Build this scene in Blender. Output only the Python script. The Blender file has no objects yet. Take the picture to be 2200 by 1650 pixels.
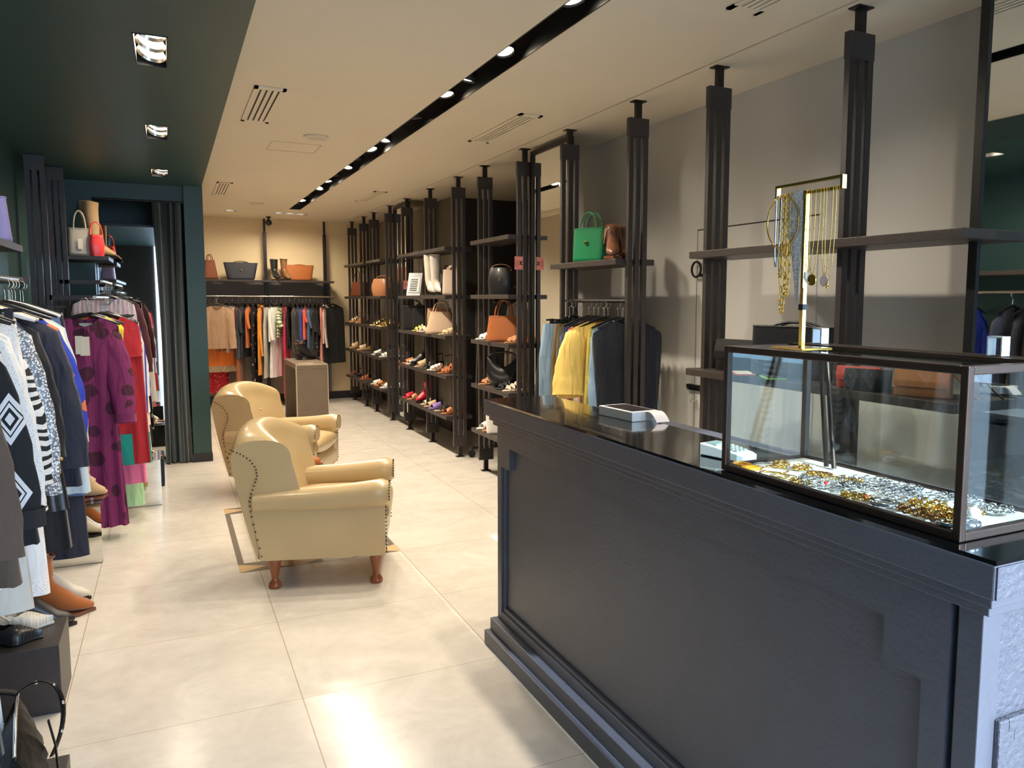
import bpy, math, random
from mathutils import Vector, Matrix
random.seed(7)
S = bpy.context.scene
C = S.collection
PI = math.pi

# ---------------------------------------------------------------- camera
cam_data = bpy.data.cameras.new('camera')
cam = bpy.data.objects.new('camera', cam_data)
C.objects.link(cam)
S.camera = cam
FPX = 1680.765
cam_data.sensor_width = 36.0
cam_data.lens = FPX * 36.0 / 2200.0
cam_data.shift_x = -110.9 / 2200.0
cam_data.shift_y = -17.35 / 2200.0
cam_data.clip_start = 0.05
yaw, pit, rol = math.radians(26.69734), math.radians(5.49195), math.radians(.31802)
Rz = Matrix(((math.cos(yaw), -math.sin(yaw), 0), (math.sin(yaw), math.cos(yaw), 0), (0, 0, 1)))
base = Matrix(((1, 0, 0), (0, 0, -1), (0, 1, 0)))
Rx = Matrix(((1, 0, 0), (0, math.cos(pit), -math.sin(pit)), (0, math.sin(pit), math.cos(pit))))
Rr = Matrix(((math.cos(rol), -math.sin(rol), 0), (math.sin(rol), math.cos(rol), 0), (0, 0, 1)))
W = Rr @ Rx @ base @ Rz
right, down, fwd = W[0], W[1], W[2]
cam.matrix_world = Matrix(((right[0], -down[0], -fwd[0], 0), (right[1], -down[1], -fwd[1], 0),
                           (right[2], -down[2], -fwd[2], 1.5), (0, 0, 0, 1)))

# ---------------------------------------------------------------- world, daylight, exposure
world = bpy.data.worlds.new('daylight'); S.world = world
world.use_nodes = True
wn = world.node_tree.nodes
wn['Background'].inputs[0].default_value = (0.52, 0.71, 1.0, 1)
wn['Background'].inputs[1].default_value = 6.5
S.view_settings.view_transform = 'Standard'
S.view_settings.look = 'None'
S.view_settings.gamma = 1.0
S.view_settings.use_curve_mapping = False
S.view_settings.exposure = 0.95
S.cycles.use_denoising = True
S.cycles.max_bounces = 10
S.cycles.diffuse_bounces = 5
S.cycles.glossy_bounces = 5
S.cycles.transmission_bounces = 6
S.cycles.transparent_max_bounces = 12
S.cycles.sample_clamp_indirect = 8.0
S.cycles.caustics_reflective = False
S.cycles.caustics_refractive = False

sun = bpy.data.lights.new('sun', 'SUN'); sun.energy = 6.0; sun.angle = math.radians(.6); sun.color = (0.86, 0.93, 1.0)
sun_o = bpy.data.objects.new('sun', sun); C.objects.link(sun_o)
sun_o.rotation_euler = Vector((0.0, 1.0, -.46)).to_track_quat('-Z', 'Y').to_euler()
SPOT_W = 40.0
SOFFIT_W = 16.0
WARM = (1.0, 0.86, 0.68)

# ---------------------------------------------------------------- helpers
def lin(c):
    def f(u):
        u /= 255.0
        return u / 12.92 if u <= .04045 else ((u + .055) / 1.055) ** 2.4
    return (f(c[0]), f(c[1]), f(c[2]), 1.0)

MATS = {}
def add_folds(m, b, tc, k):
    N = m.node_tree.nodes; L = m.node_tree.links
    mp = N.new('ShaderNodeMapping'); mp.inputs['Scale'].default_value = (13, 13, 3.2); L.new(tc.outputs['Object'], mp.inputs[0])
    n = N.new('ShaderNodeTexNoise'); n.inputs['Scale'].default_value = 1.0; n.inputs['Detail'].default_value = 2.5; n.inputs['Distortion'].default_value = .5
    L.new(mp.outputs[0], n.inputs['Vector'])
    bp = N.new('ShaderNodeBump'); bp.inputs['Strength'].default_value = k; bp.inputs['Distance'].default_value = .05
    L.new(n.outputs['Fac'], bp.inputs['Height'])
    old = b.inputs['Normal'].links
    if old: L.new(old[0].from_socket, bp.inputs['Normal'])
    L.new(bp.outputs['Normal'], b.inputs['Normal'])
def M(name, rgb, rough=.55, metal=0.0, coat=0.0, noise=0.0, nscale=12.0, bump=0.0, bscale=60.0, sheen=0.0, emit=None, spec=None, folds=0.0):
    if name in MATS: return MATS[name]
    m = bpy.data.materials.new(name); m.use_nodes = True
    nt = m.node_tree; N = nt.nodes; L = nt.links
    b = N['Principled BSDF']
    b.inputs['Base Color'].default_value = lin(rgb)
    b.inputs['Roughness'].default_value = rough
    b.inputs['Metallic'].default_value = metal
    b.inputs['Coat Weight'].default_value = coat
    b.inputs['Coat Roughness'].default_value = .12
    b.inputs['Sheen Weight'].default_value = sheen
    if spec is not None: b.inputs['Specular IOR Level'].default_value = spec
    if emit:
        b.inputs['Emission Color'].default_value = lin(emit[0]); b.inputs['Emission Strength'].default_value = emit[1]
    tc = N.new('ShaderNodeTexCoord')
    if noise > 0:
        n = N.new('ShaderNodeTexNoise'); n.inputs['Scale'].default_value = nscale; n.inputs['Detail'].default_value = 4
        L.new(tc.outputs['Object'], n.inputs['Vector'])
        mx = N.new('ShaderNodeMix'); mx.data_type = 'RGBA'
        c = lin(rgb)
        mx.inputs[6].default_value = (c[0]*(1-noise), c[1]*(1-noise), c[2]*(1-noise), 1)
        mx.inputs[7].default_value = (min(1, c[0]*(1+noise)), min(1, c[1]*(1+noise)), min(1, c[2]*(1+noise)), 1)
        L.new(n.outputs['Fac'], mx.inputs[0]); L.new(mx.outputs[2], b.inputs['Base Color'])
    if bump > 0:
        n2 = N.new('ShaderNodeTexNoise'); n2.inputs['Scale'].default_value = bscale; n2.inputs['Detail'].default_value = 3
        L.new(tc.outputs['Object'], n2.inputs['Vector'])
        bp = N.new('ShaderNodeBump'); bp.inputs['Strength'].default_value = bump; bp.inputs['Distance'].default_value = .01
        L.new(n2.outputs['Fac'], bp.inputs['Height']); L.new(bp.outputs['Normal'], b.inputs['Normal'])
    if folds > 0: add_folds(m, b, tc, folds)
    MATS[name] = m
    return m

def P(name, kind, c1, c2, scale=20.0, rough=.75, axis=0, thr=.5):
    """procedural printed fabric: stripes / spots / zebra / floral / diamond / heart"""
    if name in MATS: return MATS[name]
    m = bpy.data.materials.new(name); m.use_nodes = True
    nt = m.node_tree; N = nt.nodes; L = nt.links
    b = N['Principled BSDF']; b.inputs['Roughness'].default_value = rough
    tc = N.new('ShaderNodeTexCoord'); vec = tc.outputs['Object']
    def math_(op, a, bb=None):
        n = N.new('ShaderNodeMath'); n.operation = op
        for i, x in enumerate((a, bb)):
            if x is None: continue
            if isinstance(x, (int, float)): n.inputs[i].default_value = x
            else: L.new(x, n.inputs[i])
        return n.outputs[0]
    sp = N.new('ShaderNodeSeparateXYZ'); L.new(vec, sp.inputs[0])
    if kind == 'stripes':
        fac = math_('GREATER_THAN', math_('FRACT', math_('MULTIPLY', sp.outputs[axis], scale)), thr)
    elif kind == 'zebra':
        w = N.new('ShaderNodeTexWave'); w.inputs['Scale'].default_value = scale; w.inputs['Distortion'].default_value = 9; w.inputs['Detail'].default_value = 1.5
        w.inputs['Detail Scale'].default_value = .8; w.bands_direction = 'Z'
        L.new(vec, w.inputs['Vector']); fac = math_('GREATER_THAN', w.outputs['Fac'], thr)
    elif kind == 'diamond':
        a = math_('ABSOLUTE', math_('SUBTRACT', math_('FRACT', math_('MULTIPLY', sp.outputs[0], scale)), .5))
        c = math_('ABSOLUTE', math_('SUBTRACT', math_('FRACT', math_('MULTIPLY', sp.outputs[2], scale * .62)), .5))
        s = math_('ADD', a, c)
        f1 = math_('LESS_THAN', math_('ABSOLUTE', math_('SUBTRACT', s, .30)), .05)
        f2 = math_('LESS_THAN', s, .09)
        f3 = math_('LESS_THAN', math_('ABSOLUTE', math_('SUBTRACT', s, .19)), .03)
        fac = math_('MAXIMUM', f1, math_('MAXIMUM', f2, f3))
    else:
        v = N.new('ShaderNodeTexVoronoi'); v.inputs['Scale'].default_value = scale; L.new(vec, v.inputs['Vector'])
        if kind == 'floral':
            n = N.new('ShaderNodeTexNoise'); n.inputs['Scale'].default_value = scale * 1.4; L.new(vec, n.inputs['Vector'])
            fac = math_('LESS_THAN', math_('ADD', v.outputs['Distance'], math_('MULTIPLY', n.outputs['Fac'], .5)), thr + .12)
        else:
            fac = math_('LESS_THAN', v.outputs['Distance'], thr)
    mx = N.new('ShaderNodeMix'); mx.data_type = 'RGBA'
    mx.inputs[6].default_value = lin(c1); mx.inputs[7].default_value = lin(c2)
    L.new(fac, mx.inputs[0]); L.new(mx.outputs[2], b.inputs['Base Color'])
    add_folds(m, b, tc, .55)
    MATS[name] = m
    return m

class MB:
    def __init__(s): s.v = []; s.f = []
    def add(s, v, f):
        o = len(s.v); s.v += [tuple(p) for p in v]; s.f += [tuple(i + o for i in q) for q in f]; return s
    def box(s, x0, y0, z0, x1, y1, z1):
        return s.add([(x0,y0,z0),(x1,y0,z0),(x1,y1,z0),(x0,y1,z0),(x0,y0,z1),(x1,y0,z1),(x1,y1,z1),(x0,y1,z1)],
                     [(0,3,2,1),(4,5,6,7),(0,1,5,4),(1,2,6,5),(2,3,7,6),(3,0,4,7)])
    def quad(s, a, b, c, d): return s.add([a, b, c, d], [(0,1,2,3)])
    def loft(s, rings, caps=True, closed=False):
        n = len(rings[0]); o = len(s.v); m = len(rings)
        for r in rings: s.v += [tuple(p) for p in r]
        for i in range(m if closed else m - 1):
            j = (i + 1) % m
            for k in range(n):
                l = (k + 1) % n
                s.f.append((o+i*n+k, o+i*n+l, o+j*n+l, o+j*n+k))
        if caps and not closed:
            s.add(rings[0], [tuple(range(n))[::-1]]); s.add(rings[-1], [tuple(range(n))])
        return s
    def tube(s, pts, r, n=8, closed=False, caps=True, flat=1.0, up=(0,0,1)):
        pts = [Vector(p) for p in pts]; m = len(pts); rings = []
        prev = None
        for i, p in enumerate(pts):
            if closed: t = pts[(i+1) % m] - pts[i-1]
            else: t = pts[min(i+1, m-1)] - pts[max(i-1, 0)]
            if t.length < 1e-9: t = Vector((0,0,1))
            t.normalize()
            if prev is None:
                a = Vector(up)
                if abs(t.dot(a)) > .95: a = Vector((1,0,0)) if abs(t.x) < .9 else Vector((0,1,0))
            else: a = prev
            a = (a - t * a.dot(t))
            if a.length < 1e-6: a = Vector((0,1,0)) - t * t.y
            a.normalize(); prev = a; b = t.cross(a)
            rr = r[i] if isinstance(r, (list, tuple)) else r
            rings.append([p + a * (rr * flat * math.cos(2*PI*k/n)) + b * (rr * math.sin(2*PI*k/n)) for k in range(n)])
        return s.loft(rings, caps, closed)
    def sweep(s, path, n=14, caps=True):
        """path in the xz plane: (x, z, a, b[, y]) a = half width in y, b = half height across the path"""
        m = len(path); rings = []
        for i, q in enumerate(path):
            a0, a1 = path[max(i-1, 0)], path[min(i+1, m-1)]
            tx, tz = a1[0]-a0[0], a1[1]-a0[1]; l = math.hypot(tx, tz) or 1
            nx, nz = -tz/l, tx/l; y = q[4] if len(q) > 4 else 0
            rings.append([(q[0] + nx*q[3]*math.sin(2*PI*k/n), y + q[2]*math.cos(2*PI*k/n), q[1] + nz*q[3]*math.sin(2*PI*k/n)) for k in range(n)])
        return s.loft(rings, caps)
    def lathe(s, prof, n=20, c=(0,0,0), caps=True):
        return s.loft([[(c[0]+r*math.cos(2*PI*k/n), c[1]+r*math.sin(2*PI*k/n), c[2]+z) for k in range(n)] for r, z in prof], caps)
    def grid(s, nu, nv, fn, closed_u=False):
        o = len(s.v); w = nu if closed_u else nu + 1
        for j in range(nv + 1):
            for i in range(w): s.v.append(tuple(fn(i/nu, j/nv)))
        for j in range(nv):
            for i in range(nu):
                k = (i + 1) % w if closed_u else i + 1
                s.f.append((o+j*w+i, o+j*w+k, o+(j+1)*w+k, o+(j+1)*w+i))
        return s
    def prism(s, poly, h, f):
        """poly: 2-D points, extruded 0..h; f maps (a, b, depth) to a point"""
        n = len(poly)
        s.add([f(a, b, 0) for a, b in poly], [tuple(range(n))]); s.add([f(a, b, h) for a, b in poly], [tuple(range(n))[::-1]])
        for i in range(n):
            j = (i + 1) % n
            s.quad(f(*poly[i], 0), f(*poly[i], h), f(*poly[j], h), f(*poly[j], 0))
        return s
    def ball(s, c, r, n=12, m=8, sx=1, sy=1, sz=1):
        return s.loft([[(c[0]+sx*r*math.sin(PI*j/m)*math.cos(2*PI*k/n), c[1]+sy*r*math.sin(PI*j/m)*math.sin(2*PI*k/n), c[2]-sz*r*math.cos(PI*j/m)) for k in range(n)]
                       for j in [.02]+list(range(1, m))+[m-.02]])
    def disc(s, c, r, n=20):
        return s.add([(c[0]+r*math.cos(2*PI*k/n), c[1]+r*math.sin(2*PI*k/n), c[2]) for k in range(n)], [tuple(range(n))])
    def move(s, dx, dy, dz): s.v = [(a+dx, b+dy, c+dz) for a, b, c in s.v]; return s
    def rot(s, M3): s.v = [tuple(M3 @ Vector(p)) for p in s.v]; return s

def obj(name, mb, mat, parent=None, smooth=False, bevel=0.0, sub=0, loc=None, rz=None):
    me = bpy.data.meshes.new(name); me.from_pydata(mb.v, [], mb.f)
    me.materials.append(mat)
    if smooth: me.polygons.foreach_set('use_smooth', [True] * len(me.polygons))
    me.update()
    o = bpy.data.objects.new(name, me); C.objects.link(o)
    if parent is not None: o.parent = parent
    if loc is not None: o.location = loc
    if rz is not None: o.rotation_euler = (0, 0, rz)
    if bevel:
        b = o.modifiers.new('bevel', 'BEVEL'); b.width = bevel; b.segments = 2; b.limit_method = 'ANGLE'; b.angle_limit = math.radians(40)
    if sub:
        u = o.modifiers.new('sub', 'SUBSURF'); u.levels = sub; u.render_levels = sub
    return o

def tag(o, label, cat, group=None):
    o['label'] = label; o['category'] = cat
    if group: o['group'] = group
    return o
def thing(name, label, cat, loc=(0,0,0), rz=0.0, group=None):
    o = bpy.data.objects.new(name, None); C.objects.link(o); o.empty_display_size = .05
    o.location = loc; o.rotation_euler = (0, 0, rz)
    return tag(o, label, cat, group)
def struct(name, mb, mat, smooth=False, bevel=0.0):
    o = obj(name, mb, mat, None, smooth, bevel); o['kind'] = 'structure'; return o
def B(*a): return MB().box(*a)
ORD = ['first','second','third','fourth','fifth','sixth','seventh','eighth','ninth','tenth','eleventh','twelfth','thirteenth','fourteenth','fifteenth','sixteenth','seventeenth']

# ---------------------------------------------------------------- materials of the place
def glass_mat():
    m = bpy.data.materials.new('clear_glass'); m.use_nodes = True; nt = m.node_tree; N = nt.nodes; L = nt.links
    for n in list(N): N.remove(n)
    out = N.new('ShaderNodeOutputMaterial'); t = N.new('ShaderNodeBsdfTransparent'); t.inputs[0].default_value = (.93, .97, .97, 1)
    g = N.new('ShaderNodeBsdfGlossy'); g.inputs['Roughness'].default_value = .01
    ge = N.new('ShaderNodeNewGeometry')
    dt = N.new('ShaderNodeVectorMath'); dt.operation = 'DOT_PRODUCT'; L.new(ge.outputs['Normal'], dt.inputs[0]); L.new(ge.outputs['Incoming'], dt.inputs[1])
    def mt(op, a, b_):
        n = N.new('ShaderNodeMath'); n.operation = op
        for i_, x in enumerate((a, b_)):
            if isinstance(x, (int, float)): n.inputs[i_].default_value = x
            else: L.new(x, n.inputs[i_])
        return n.outputs[0]
    sch = mt('ADD', mt('MULTIPLY', mt('POWER', mt('SUBTRACT', 1.0, mt('ABSOLUTE', dt.outputs['Value'], 0.0)), 5.0), .55), .04)
    mx = N.new('ShaderNodeMixShader'); L.new(sch, mx.inputs[0]); L.new(t.outputs[0], mx.inputs[1]); L.new(g.outputs[0], mx.inputs[2]); L.new(mx.outputs[0], out.inputs[0])
    return m
GLASS = glass_mat()
MIRROR = M('silvered_mirror', (225, 228, 226), .02, 1.0)
def floor_mat():
    m = bpy.data.materials.new('polished_stone_tiles'); m.use_nodes = True; nt = m.node_tree; N = nt.nodes; L = nt.links
    b = N['Principled BSDF']
    tc = N.new('ShaderNodeTexCoord'); sp = N.new('ShaderNodeSeparateXYZ'); L.new(tc.outputs['Object'], sp.inputs[0])
    def mt(op, a, c):
        n = N.new('ShaderNodeMath'); n.operation = op
        for i, x in enumerate((a, c)):
            if isinstance(x, (int, float)): n.inputs[i].default_value = x
            else: L.new(x, n.inputs[i])
        return n.outputs[0]
    def line(o, off, pitch, w):
        f = mt('FRACT', mt('DIVIDE', mt('ADD', o, -off), pitch), 0)
        return mt('LESS_THAN', mt('MULTIPLY', mt('MINIMUM', f, mt('SUBTRACT', 1.0, f)), pitch), w)
    ln = mt('MAXIMUM', line(sp.outputs[0], -.397, .792, .0018), line(sp.outputs[1], 2.962, .785, .0013))
    n1 = N.new('ShaderNodeTexNoise'); n1.inputs['Scale'].default_value = 2.6; n1.inputs['Detail'].default_value = 9; n1.inputs['Roughness'].default_value = .68; n1.inputs['Distortion'].default_value = 1.3
    L.new(tc.outputs['Object'], n1.inputs['Vector'])
    n3 = N.new('ShaderNodeTexNoise'); n3.inputs['Scale'].default_value = 17; n3.inputs['Detail'].default_value = 6
    L.new(tc.outputs['Object'], n3.inputs['Vector'])
    r = N.new('ShaderNodeValToRGB'); e = r.color_ramp.elements
    e[0].position = .28; e[0].color = lin((198, 191, 180)); e[1].position = .72; e[1].color = lin((226, 220, 210))
    L.new(mt('ADD', mt('MULTIPLY', n1.outputs['Fac'], .75), mt('MULTIPLY', n3.outputs['Fac'], .25)), r.inputs[0])
    mx = N.new('ShaderNodeMix'); mx.data_type = 'RGBA'; mx.inputs[7].default_value = lin((168, 152, 130))
    L.new(ln, mx.inputs[0]); L.new(r.outputs[0], mx.inputs[6]); L.new(mx.outputs[2], b.inputs['Base Color'])
    rr = N.new('ShaderNodeMapRange'); rr.inputs[3].default_value = .14; rr.inputs[4].default_value = .26
    L.new(n1.outputs['Fac'], rr.inputs[0]); L.new(rr.outputs[0], b.inputs['Roughness'])
    b.inputs['Specular IOR Level'].default_value = .38
    return m
FLOOR = floor_mat()
CREAM = M('cream_paint', (226, 214, 192), .6, noise=.03, nscale=3)
WALLW = M('off_white_paint', (206, 205, 201), .32, noise=.03, nscale=3)
GREEN = M('bottle_green_paint', (44, 72, 69), .42, noise=.08, nscale=4)
DARKW = M('charcoal_paint', (64, 62, 62), .55, noise=.06, nscale=6)
WENGE = M('dark_brown_wood', (54, 48, 46), .42, noise=.15, nscale=30, bump=.15, bscale=180)
STEEL_DARK = M('dark_bronze_steel', (46, 42, 42), .38, .5)
BLACK = M('black_metal', (18, 19, 22), .4, .2)
SKIRT = M('dark_skirting', (34, 33, 34), .4)
CHROME = M('brushed_chrome', (200, 192, 176), .22, 1.0)
GOLD = M('polished_gold', (232, 190, 96), .16, 1.0)
SILVER = M('polished_silver', (214, 218, 222), .14, 1.0)
BLKPL = M('black_plastic', (16, 16, 18), .35)
WHITEPL = M('white_card', (236, 236, 234), .5)
GREYLINE = M('printed_grey_ink', (90, 90, 94), .7)
LAMP = M('lamp_glass', (255, 240, 214), .3, emit=((255, 236, 205), 16.0))

# ---------------------------------------------------------------- setting
ZC, ZS = 2.642, 2.5
XL, XR, YB, YF = -.92, 2.85, 12.15, -1.0
struct('floor', B(-1.6, -1.2, -.1, 4.4, 12.4, 0), FLOOR)
# cream ceiling: slabs around the lamp slots
cb = MB()
T0, T1 = 1.41, 1.55
cb.box(.30, YF, ZC, T0, 11.10, ZC+.12); cb.box(T1, YF, ZC, 2.375, 11.10, ZC+.12)
cb.box(T0, 10.63, ZC, T1, 11.10, ZC+.12)
cb.box(.30, 11.10, ZC, .69, 11.26, ZC+.12); cb.box(.83, 11.10, ZC, 1.30, 11.26, ZC+.12); cb.box(1.72, 11.10, ZC, 2.375, 11.26, ZC+.12)
cb.box(.30, 11.26, ZC, 2.375, YB, ZC+.12)
cb.box(2.387, YF, ZC, 4.3, YB, ZC+.12)
struct('ceiling', cb, CREAM)
struct('gap_shade_strip', B(2.375, YF, ZC+.02, 2.387, YB, ZC+.05), SKIRT)  # dark strip standing in for the shade inside the ceiling gap
sb = MB(); SL = [(3.47, 3.92), (5.22, 5.66), (6.96, 7.36)]; SX0, SX1 = -.088, .034
sb.box(XL, YF, ZS, SX0, 7.93, ZC+.12); sb.box(SX1, YF, ZS, .30, 7.93, ZC+.12)
ys = [YF] + [q for p in SL for q in p] + [7.93]
for i in range(0, len(ys), 2): sb.box(SX0, ys[i], ZS, SX1, ys[i+1], ZC+.12)
sb.box(SX0, YF, ZC, SX1, 7.93, ZC+.12); sb.box(XL-.12, 7.93, ZS+.02, .30, 9.12, ZC+.12)
struct('ceiling_soffit', sb, GREEN)
struct('wall_left', B(XL-.12, YF, 0, XL, 9.12, ZC), GREEN)
struct('baseboard_left', B(XL, YF, 0, XL+.014, 7.93, .1), SKIRT)
# fitting-room front: header, side piece and the green column
struct('wall_fitting', MB().box(XL, 7.93, 2.36, .305, 8.03, ZC).box(XL, 7.93, 0, -.56, 8.03, 2.36), GREEN)
struct('wall_column', B(.150, 7.86, 0, .305, 8.14, ZS), GREEN)
struct('trim_2', B(.144, 7.852, 0, .311, 8.0, .075), SKIRT)
struct('wall_inner', B(.19, 8.14, 0, .30, YB, ZC), CREAM)
struct('wall_fitting_back', B(XL, 9.0, 0, .19, 9.06, ZC), GREEN)
struct('wall_back', B(.19, YB, 0, 4.0, YB+.12, ZC+.12), M('warm_cream_paint', (228, 206, 164), .6, noise=.03, nscale=3))
struct('baseboard_back', B(.30, YB-.016, 0, XR, YB, .11), SKIRT)
wr = MB().box(XR, .35, 0, XR+.12, 5.6, ZC).box(XR, 8.5, 0, XR+.12, YB, ZC)
struct('wall_right', wr, WALLW)
struct('wall_right_far', B(XR-.004, 8.5, .11, XR-.0005, YB, ZC), M('stone_grey', (124, 117, 106), .5, noise=.05, nscale=4))  # thin sheet, greyer than the rest of the right wall
struct('baseboard_right', MB().box(XR-.014, .35, 0, XR, 5.6, .11).box(XR-.014, 8.5, 0, XR, YB, .11), SKIRT)
al = MB().box(XR+.12, 5.48, 0, 3.7, 5.6, ZC).box(XR+.12, 8.5, 0, 3.7, 8.62, ZC).box(3.7, 5.48, 0, 3.8, 8.62, ZC)
struct('wall_alcove', al, DARKW)
# flush door in the right wall
struct('door_1', B(XR-.006, 2.90, .02, XR, 3.875, 1.92), WALLW)
struct('door_gap_lines', MB().box(XR-.004, 3.875, .02, XR-.001, 3.883, 1.928).box(XR-.004, 2.892, 1.92, XR-.001, 3.883, 1.928), SKIRT)  # thin dark strips painted as the gap at the door edges
# unseen shop front behind the camera, its openings shaped to steer the sun
fw = MB().box(XL-.12, YF-.1, 0, -.22, YF, ZC).box(1.08, YF-.1, 0, 1.19, YF, ZC).box(1.86, YF-.1, 0, 2.60, YF, ZC).box(4.2, YF-.1, 0, 4.5, YF, ZC).box(-.22, YF-.1, 2.6, 1.86, YF, ZC).box(2.60, YF-.1, 2.5, 4.2, YF, ZC).box(2.60, YF-.1, 0, 4.2, YF, .25)
struct('wall_front', fw, DARKW)
struct('sun_blocker', B(-12, -14, -.1, 1.14, -9, 9), M('blocker_surface', (190, 182, 170), .8, noise=.1))  # unseen block added to keep direct sun off the floor beside the counter
struct('wall_bay', MB().box(XR+.12, .35, 0, 4.3, .45, ZC).box(4.2, YF, 0, 4.3, .35, ZC), WALLW)
w1 = struct('window_1', MB().box(2.61, YF-.07, .26, 2.66, YF-.02, 2.49).box(4.14, YF-.07, .26, 4.19, YF-.02, 2.49).box(2.66, YF-.07, .26, 4.14, YF-.02, .31).box(2.66, YF-.07, 2.44, 4.14, YF-.02, 2.49), BLACK)
obj('window_glass', B(2.66, YF-.05, .31, 4.14, YF-.04, 2.44), GLASS, w1)
struct('pavement', B(-12, -16, -.16, 14, -1.2, -.03), M('paving', (150, 150, 148), .8, noise=.1))

# floor inlay of grey and tan stone
TAN = M('tan_stone', (206, 176, 132), .25); GST = M('grey_stone', (112, 106, 98), .25)
ti, gi = MB(), MB()
IX0, IX1, IY0, IY1, IZ = .293, 1.183, 4.52, 5.99, .0008
for y0, y1 in ((IY0, IY0+.145), (IY1-.145, IY1)):
    for k in range(3):
        a = IX0 + k*(IX1-IX0)/3; b_ = a + (IX1-IX0)/3; cx_, cy_ = (a+b_)/2, (y0+y1)/2
        ti.add([(a,y0,IZ),(cx_,cy_,IZ),(a,y1,IZ)], [(0,1,2)]); ti.add([(b_,y0,IZ),(b_,y1,IZ),(cx_,cy_,IZ)], [(0,1,2)])
        gi.add([(a,y0,IZ),(b_,y0,IZ),(cx_,cy_,IZ)], [(0,1,2)]); gi.add([(b_,y1,IZ),(a,y1,IZ),(cx_,cy_,IZ)], [(0,1,2)])
for x0, x1 in ((IX0, IX0+.175), (IX1-.175, IX1)):
    y0, y1 = IY0+.145, IY1-.145
    for q in ((x0,y0,x0+.032,y1),(x1-.032,y0,x1,y1),(x0+.032,y0,x1-.032,y0+.02),(x0+.032,y1-.02,x1-.032,y1)):
        gi.quad((q[0],q[1],IZ),(q[2],q[1],IZ),(q[2],q[3],IZ),(q[0],q[3],IZ))
struct('floor_inlay_tan', ti, TAN); struct('floor_inlay_grey', gi, GST)

# ---------------------------------------------------------------- ceiling fittings
t = MB(); tr0, tr1 = .9, 10.63
t.box(T0, tr0, .10, T1, tr1, .115); t.box(T0, tr0, 0, T0+.006, tr1, .10); t.box(T1-.006, tr0, 0, T1, tr1, .10); t.box(T0, tr1-.006, 0, T1, tr1, .10); t.box(T0, tr0, 0, T1, tr0+.006, .10)
t.move(0, 0, ZC); struct('trim_4', t, BLACK)
struct('ceiling_strip', B(T0, YF, ZC, T1, tr0, ZC+.12), CREAM)
def spot_lamp(parent, loc, aim, watts, size=2.3, blend=.9):
    l = bpy.data.lights.new('spot_lamp', 'SPOT'); l.energy = watts; l.color = WARM; l.spot_size = size; l.spot_blend = blend; l.shadow_soft_size = .045
    o = bpy.data.objects.new('spot_lamp', l); C.objects.link(o); o.parent = parent; o.location = loc
    o.rotation_euler = Vector(aim).to_track_quat('-Z', 'Y').to_euler()
    return o
def spotlight(name, label, x, y, z, tilt, r=.048, group='track spotlights', watts=SPOT_W):
    s = thing(name, label, 'spotlight', (x, y, z), 0, group)
    d = Vector((tilt[0], tilt[1], -1)).normalized()
    R3 = Vector((0,0,-1)).rotation_difference(d).to_matrix()
    h = MB().lathe([(r*.7, .07), (r, .045), (r, -.004), (r*.93, -.004), (r*.86, .012)], 20, caps=False).disc((0,0,.07), r*.7).rot(R3)
    obj('housing', h, BLACK, s, True)
    obj('lens', MB().disc((0, 0, .006), r*.9, 20).rot(R3), LAMP, s)
    spot_lamp(s, d * .02, d, watts)
    return s
TRK = [1.45, 2.14, 2.826, 3.528, 4.068, 4.402, 5.058, 5.85, 6.245, 6.749, 7.18, 7.719, 8.13, 8.655, 9.348, 9.825, 10.192]
for i, y in enumerate(TRK):
    k = i - 2
    lab = ('%s spotlight from the near end of those visible in the long ceiling track' % ORD[k]) if k >= 0 else ('spotlight in the long ceiling track over the %s part of the counter' % ('near', 'middle')[i])
    tx = (.16, -.22, .2, .05, -.15, .12)[i % 6]; ty = (-.25, .1, -.15, -.35, .15)[i % 5]
    spotlight('track_spotlight', lab, 1.455, y, ZC+.022, (tx, ty), watts=SPOT_W*(.3 if i < 2 else (.8 if i < 4 else 1)))
for (x0, x1, n, nm, lab) in ((1.30, 1.72, 3, 'wide', 'wide'), (.69, .83, 1, 'square', 'square')):
    rp = thing('recessed_downlight', 'black %s recessed downlight near the back wall holding %s lamp%s' % (lab, ('three' if n == 3 else 'one'), 's' if n > 1 else ''), 'light', (x0, 11.10, ZC))
    w = x1-x0
    bb = MB().box(0,0,.08,w,.16,.09).box(0,0,0,.005,.16,.08).box(w-.005,0,0,w,.16,.08).box(0,0,0,w,.005,.08).box(0,.155,0,w,.16,.08)
    obj('housing', bb, BLACK, rp)
    for k in range(n):
        cx_ = w*(k+.5)/n
        obj('lamp', MB().disc((cx_, .08, .02), .052), LAMP, rp)
        spot_lamp(rp, (cx_, .08, .012), (0, .35, -1), SPOT_W*.5)
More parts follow.
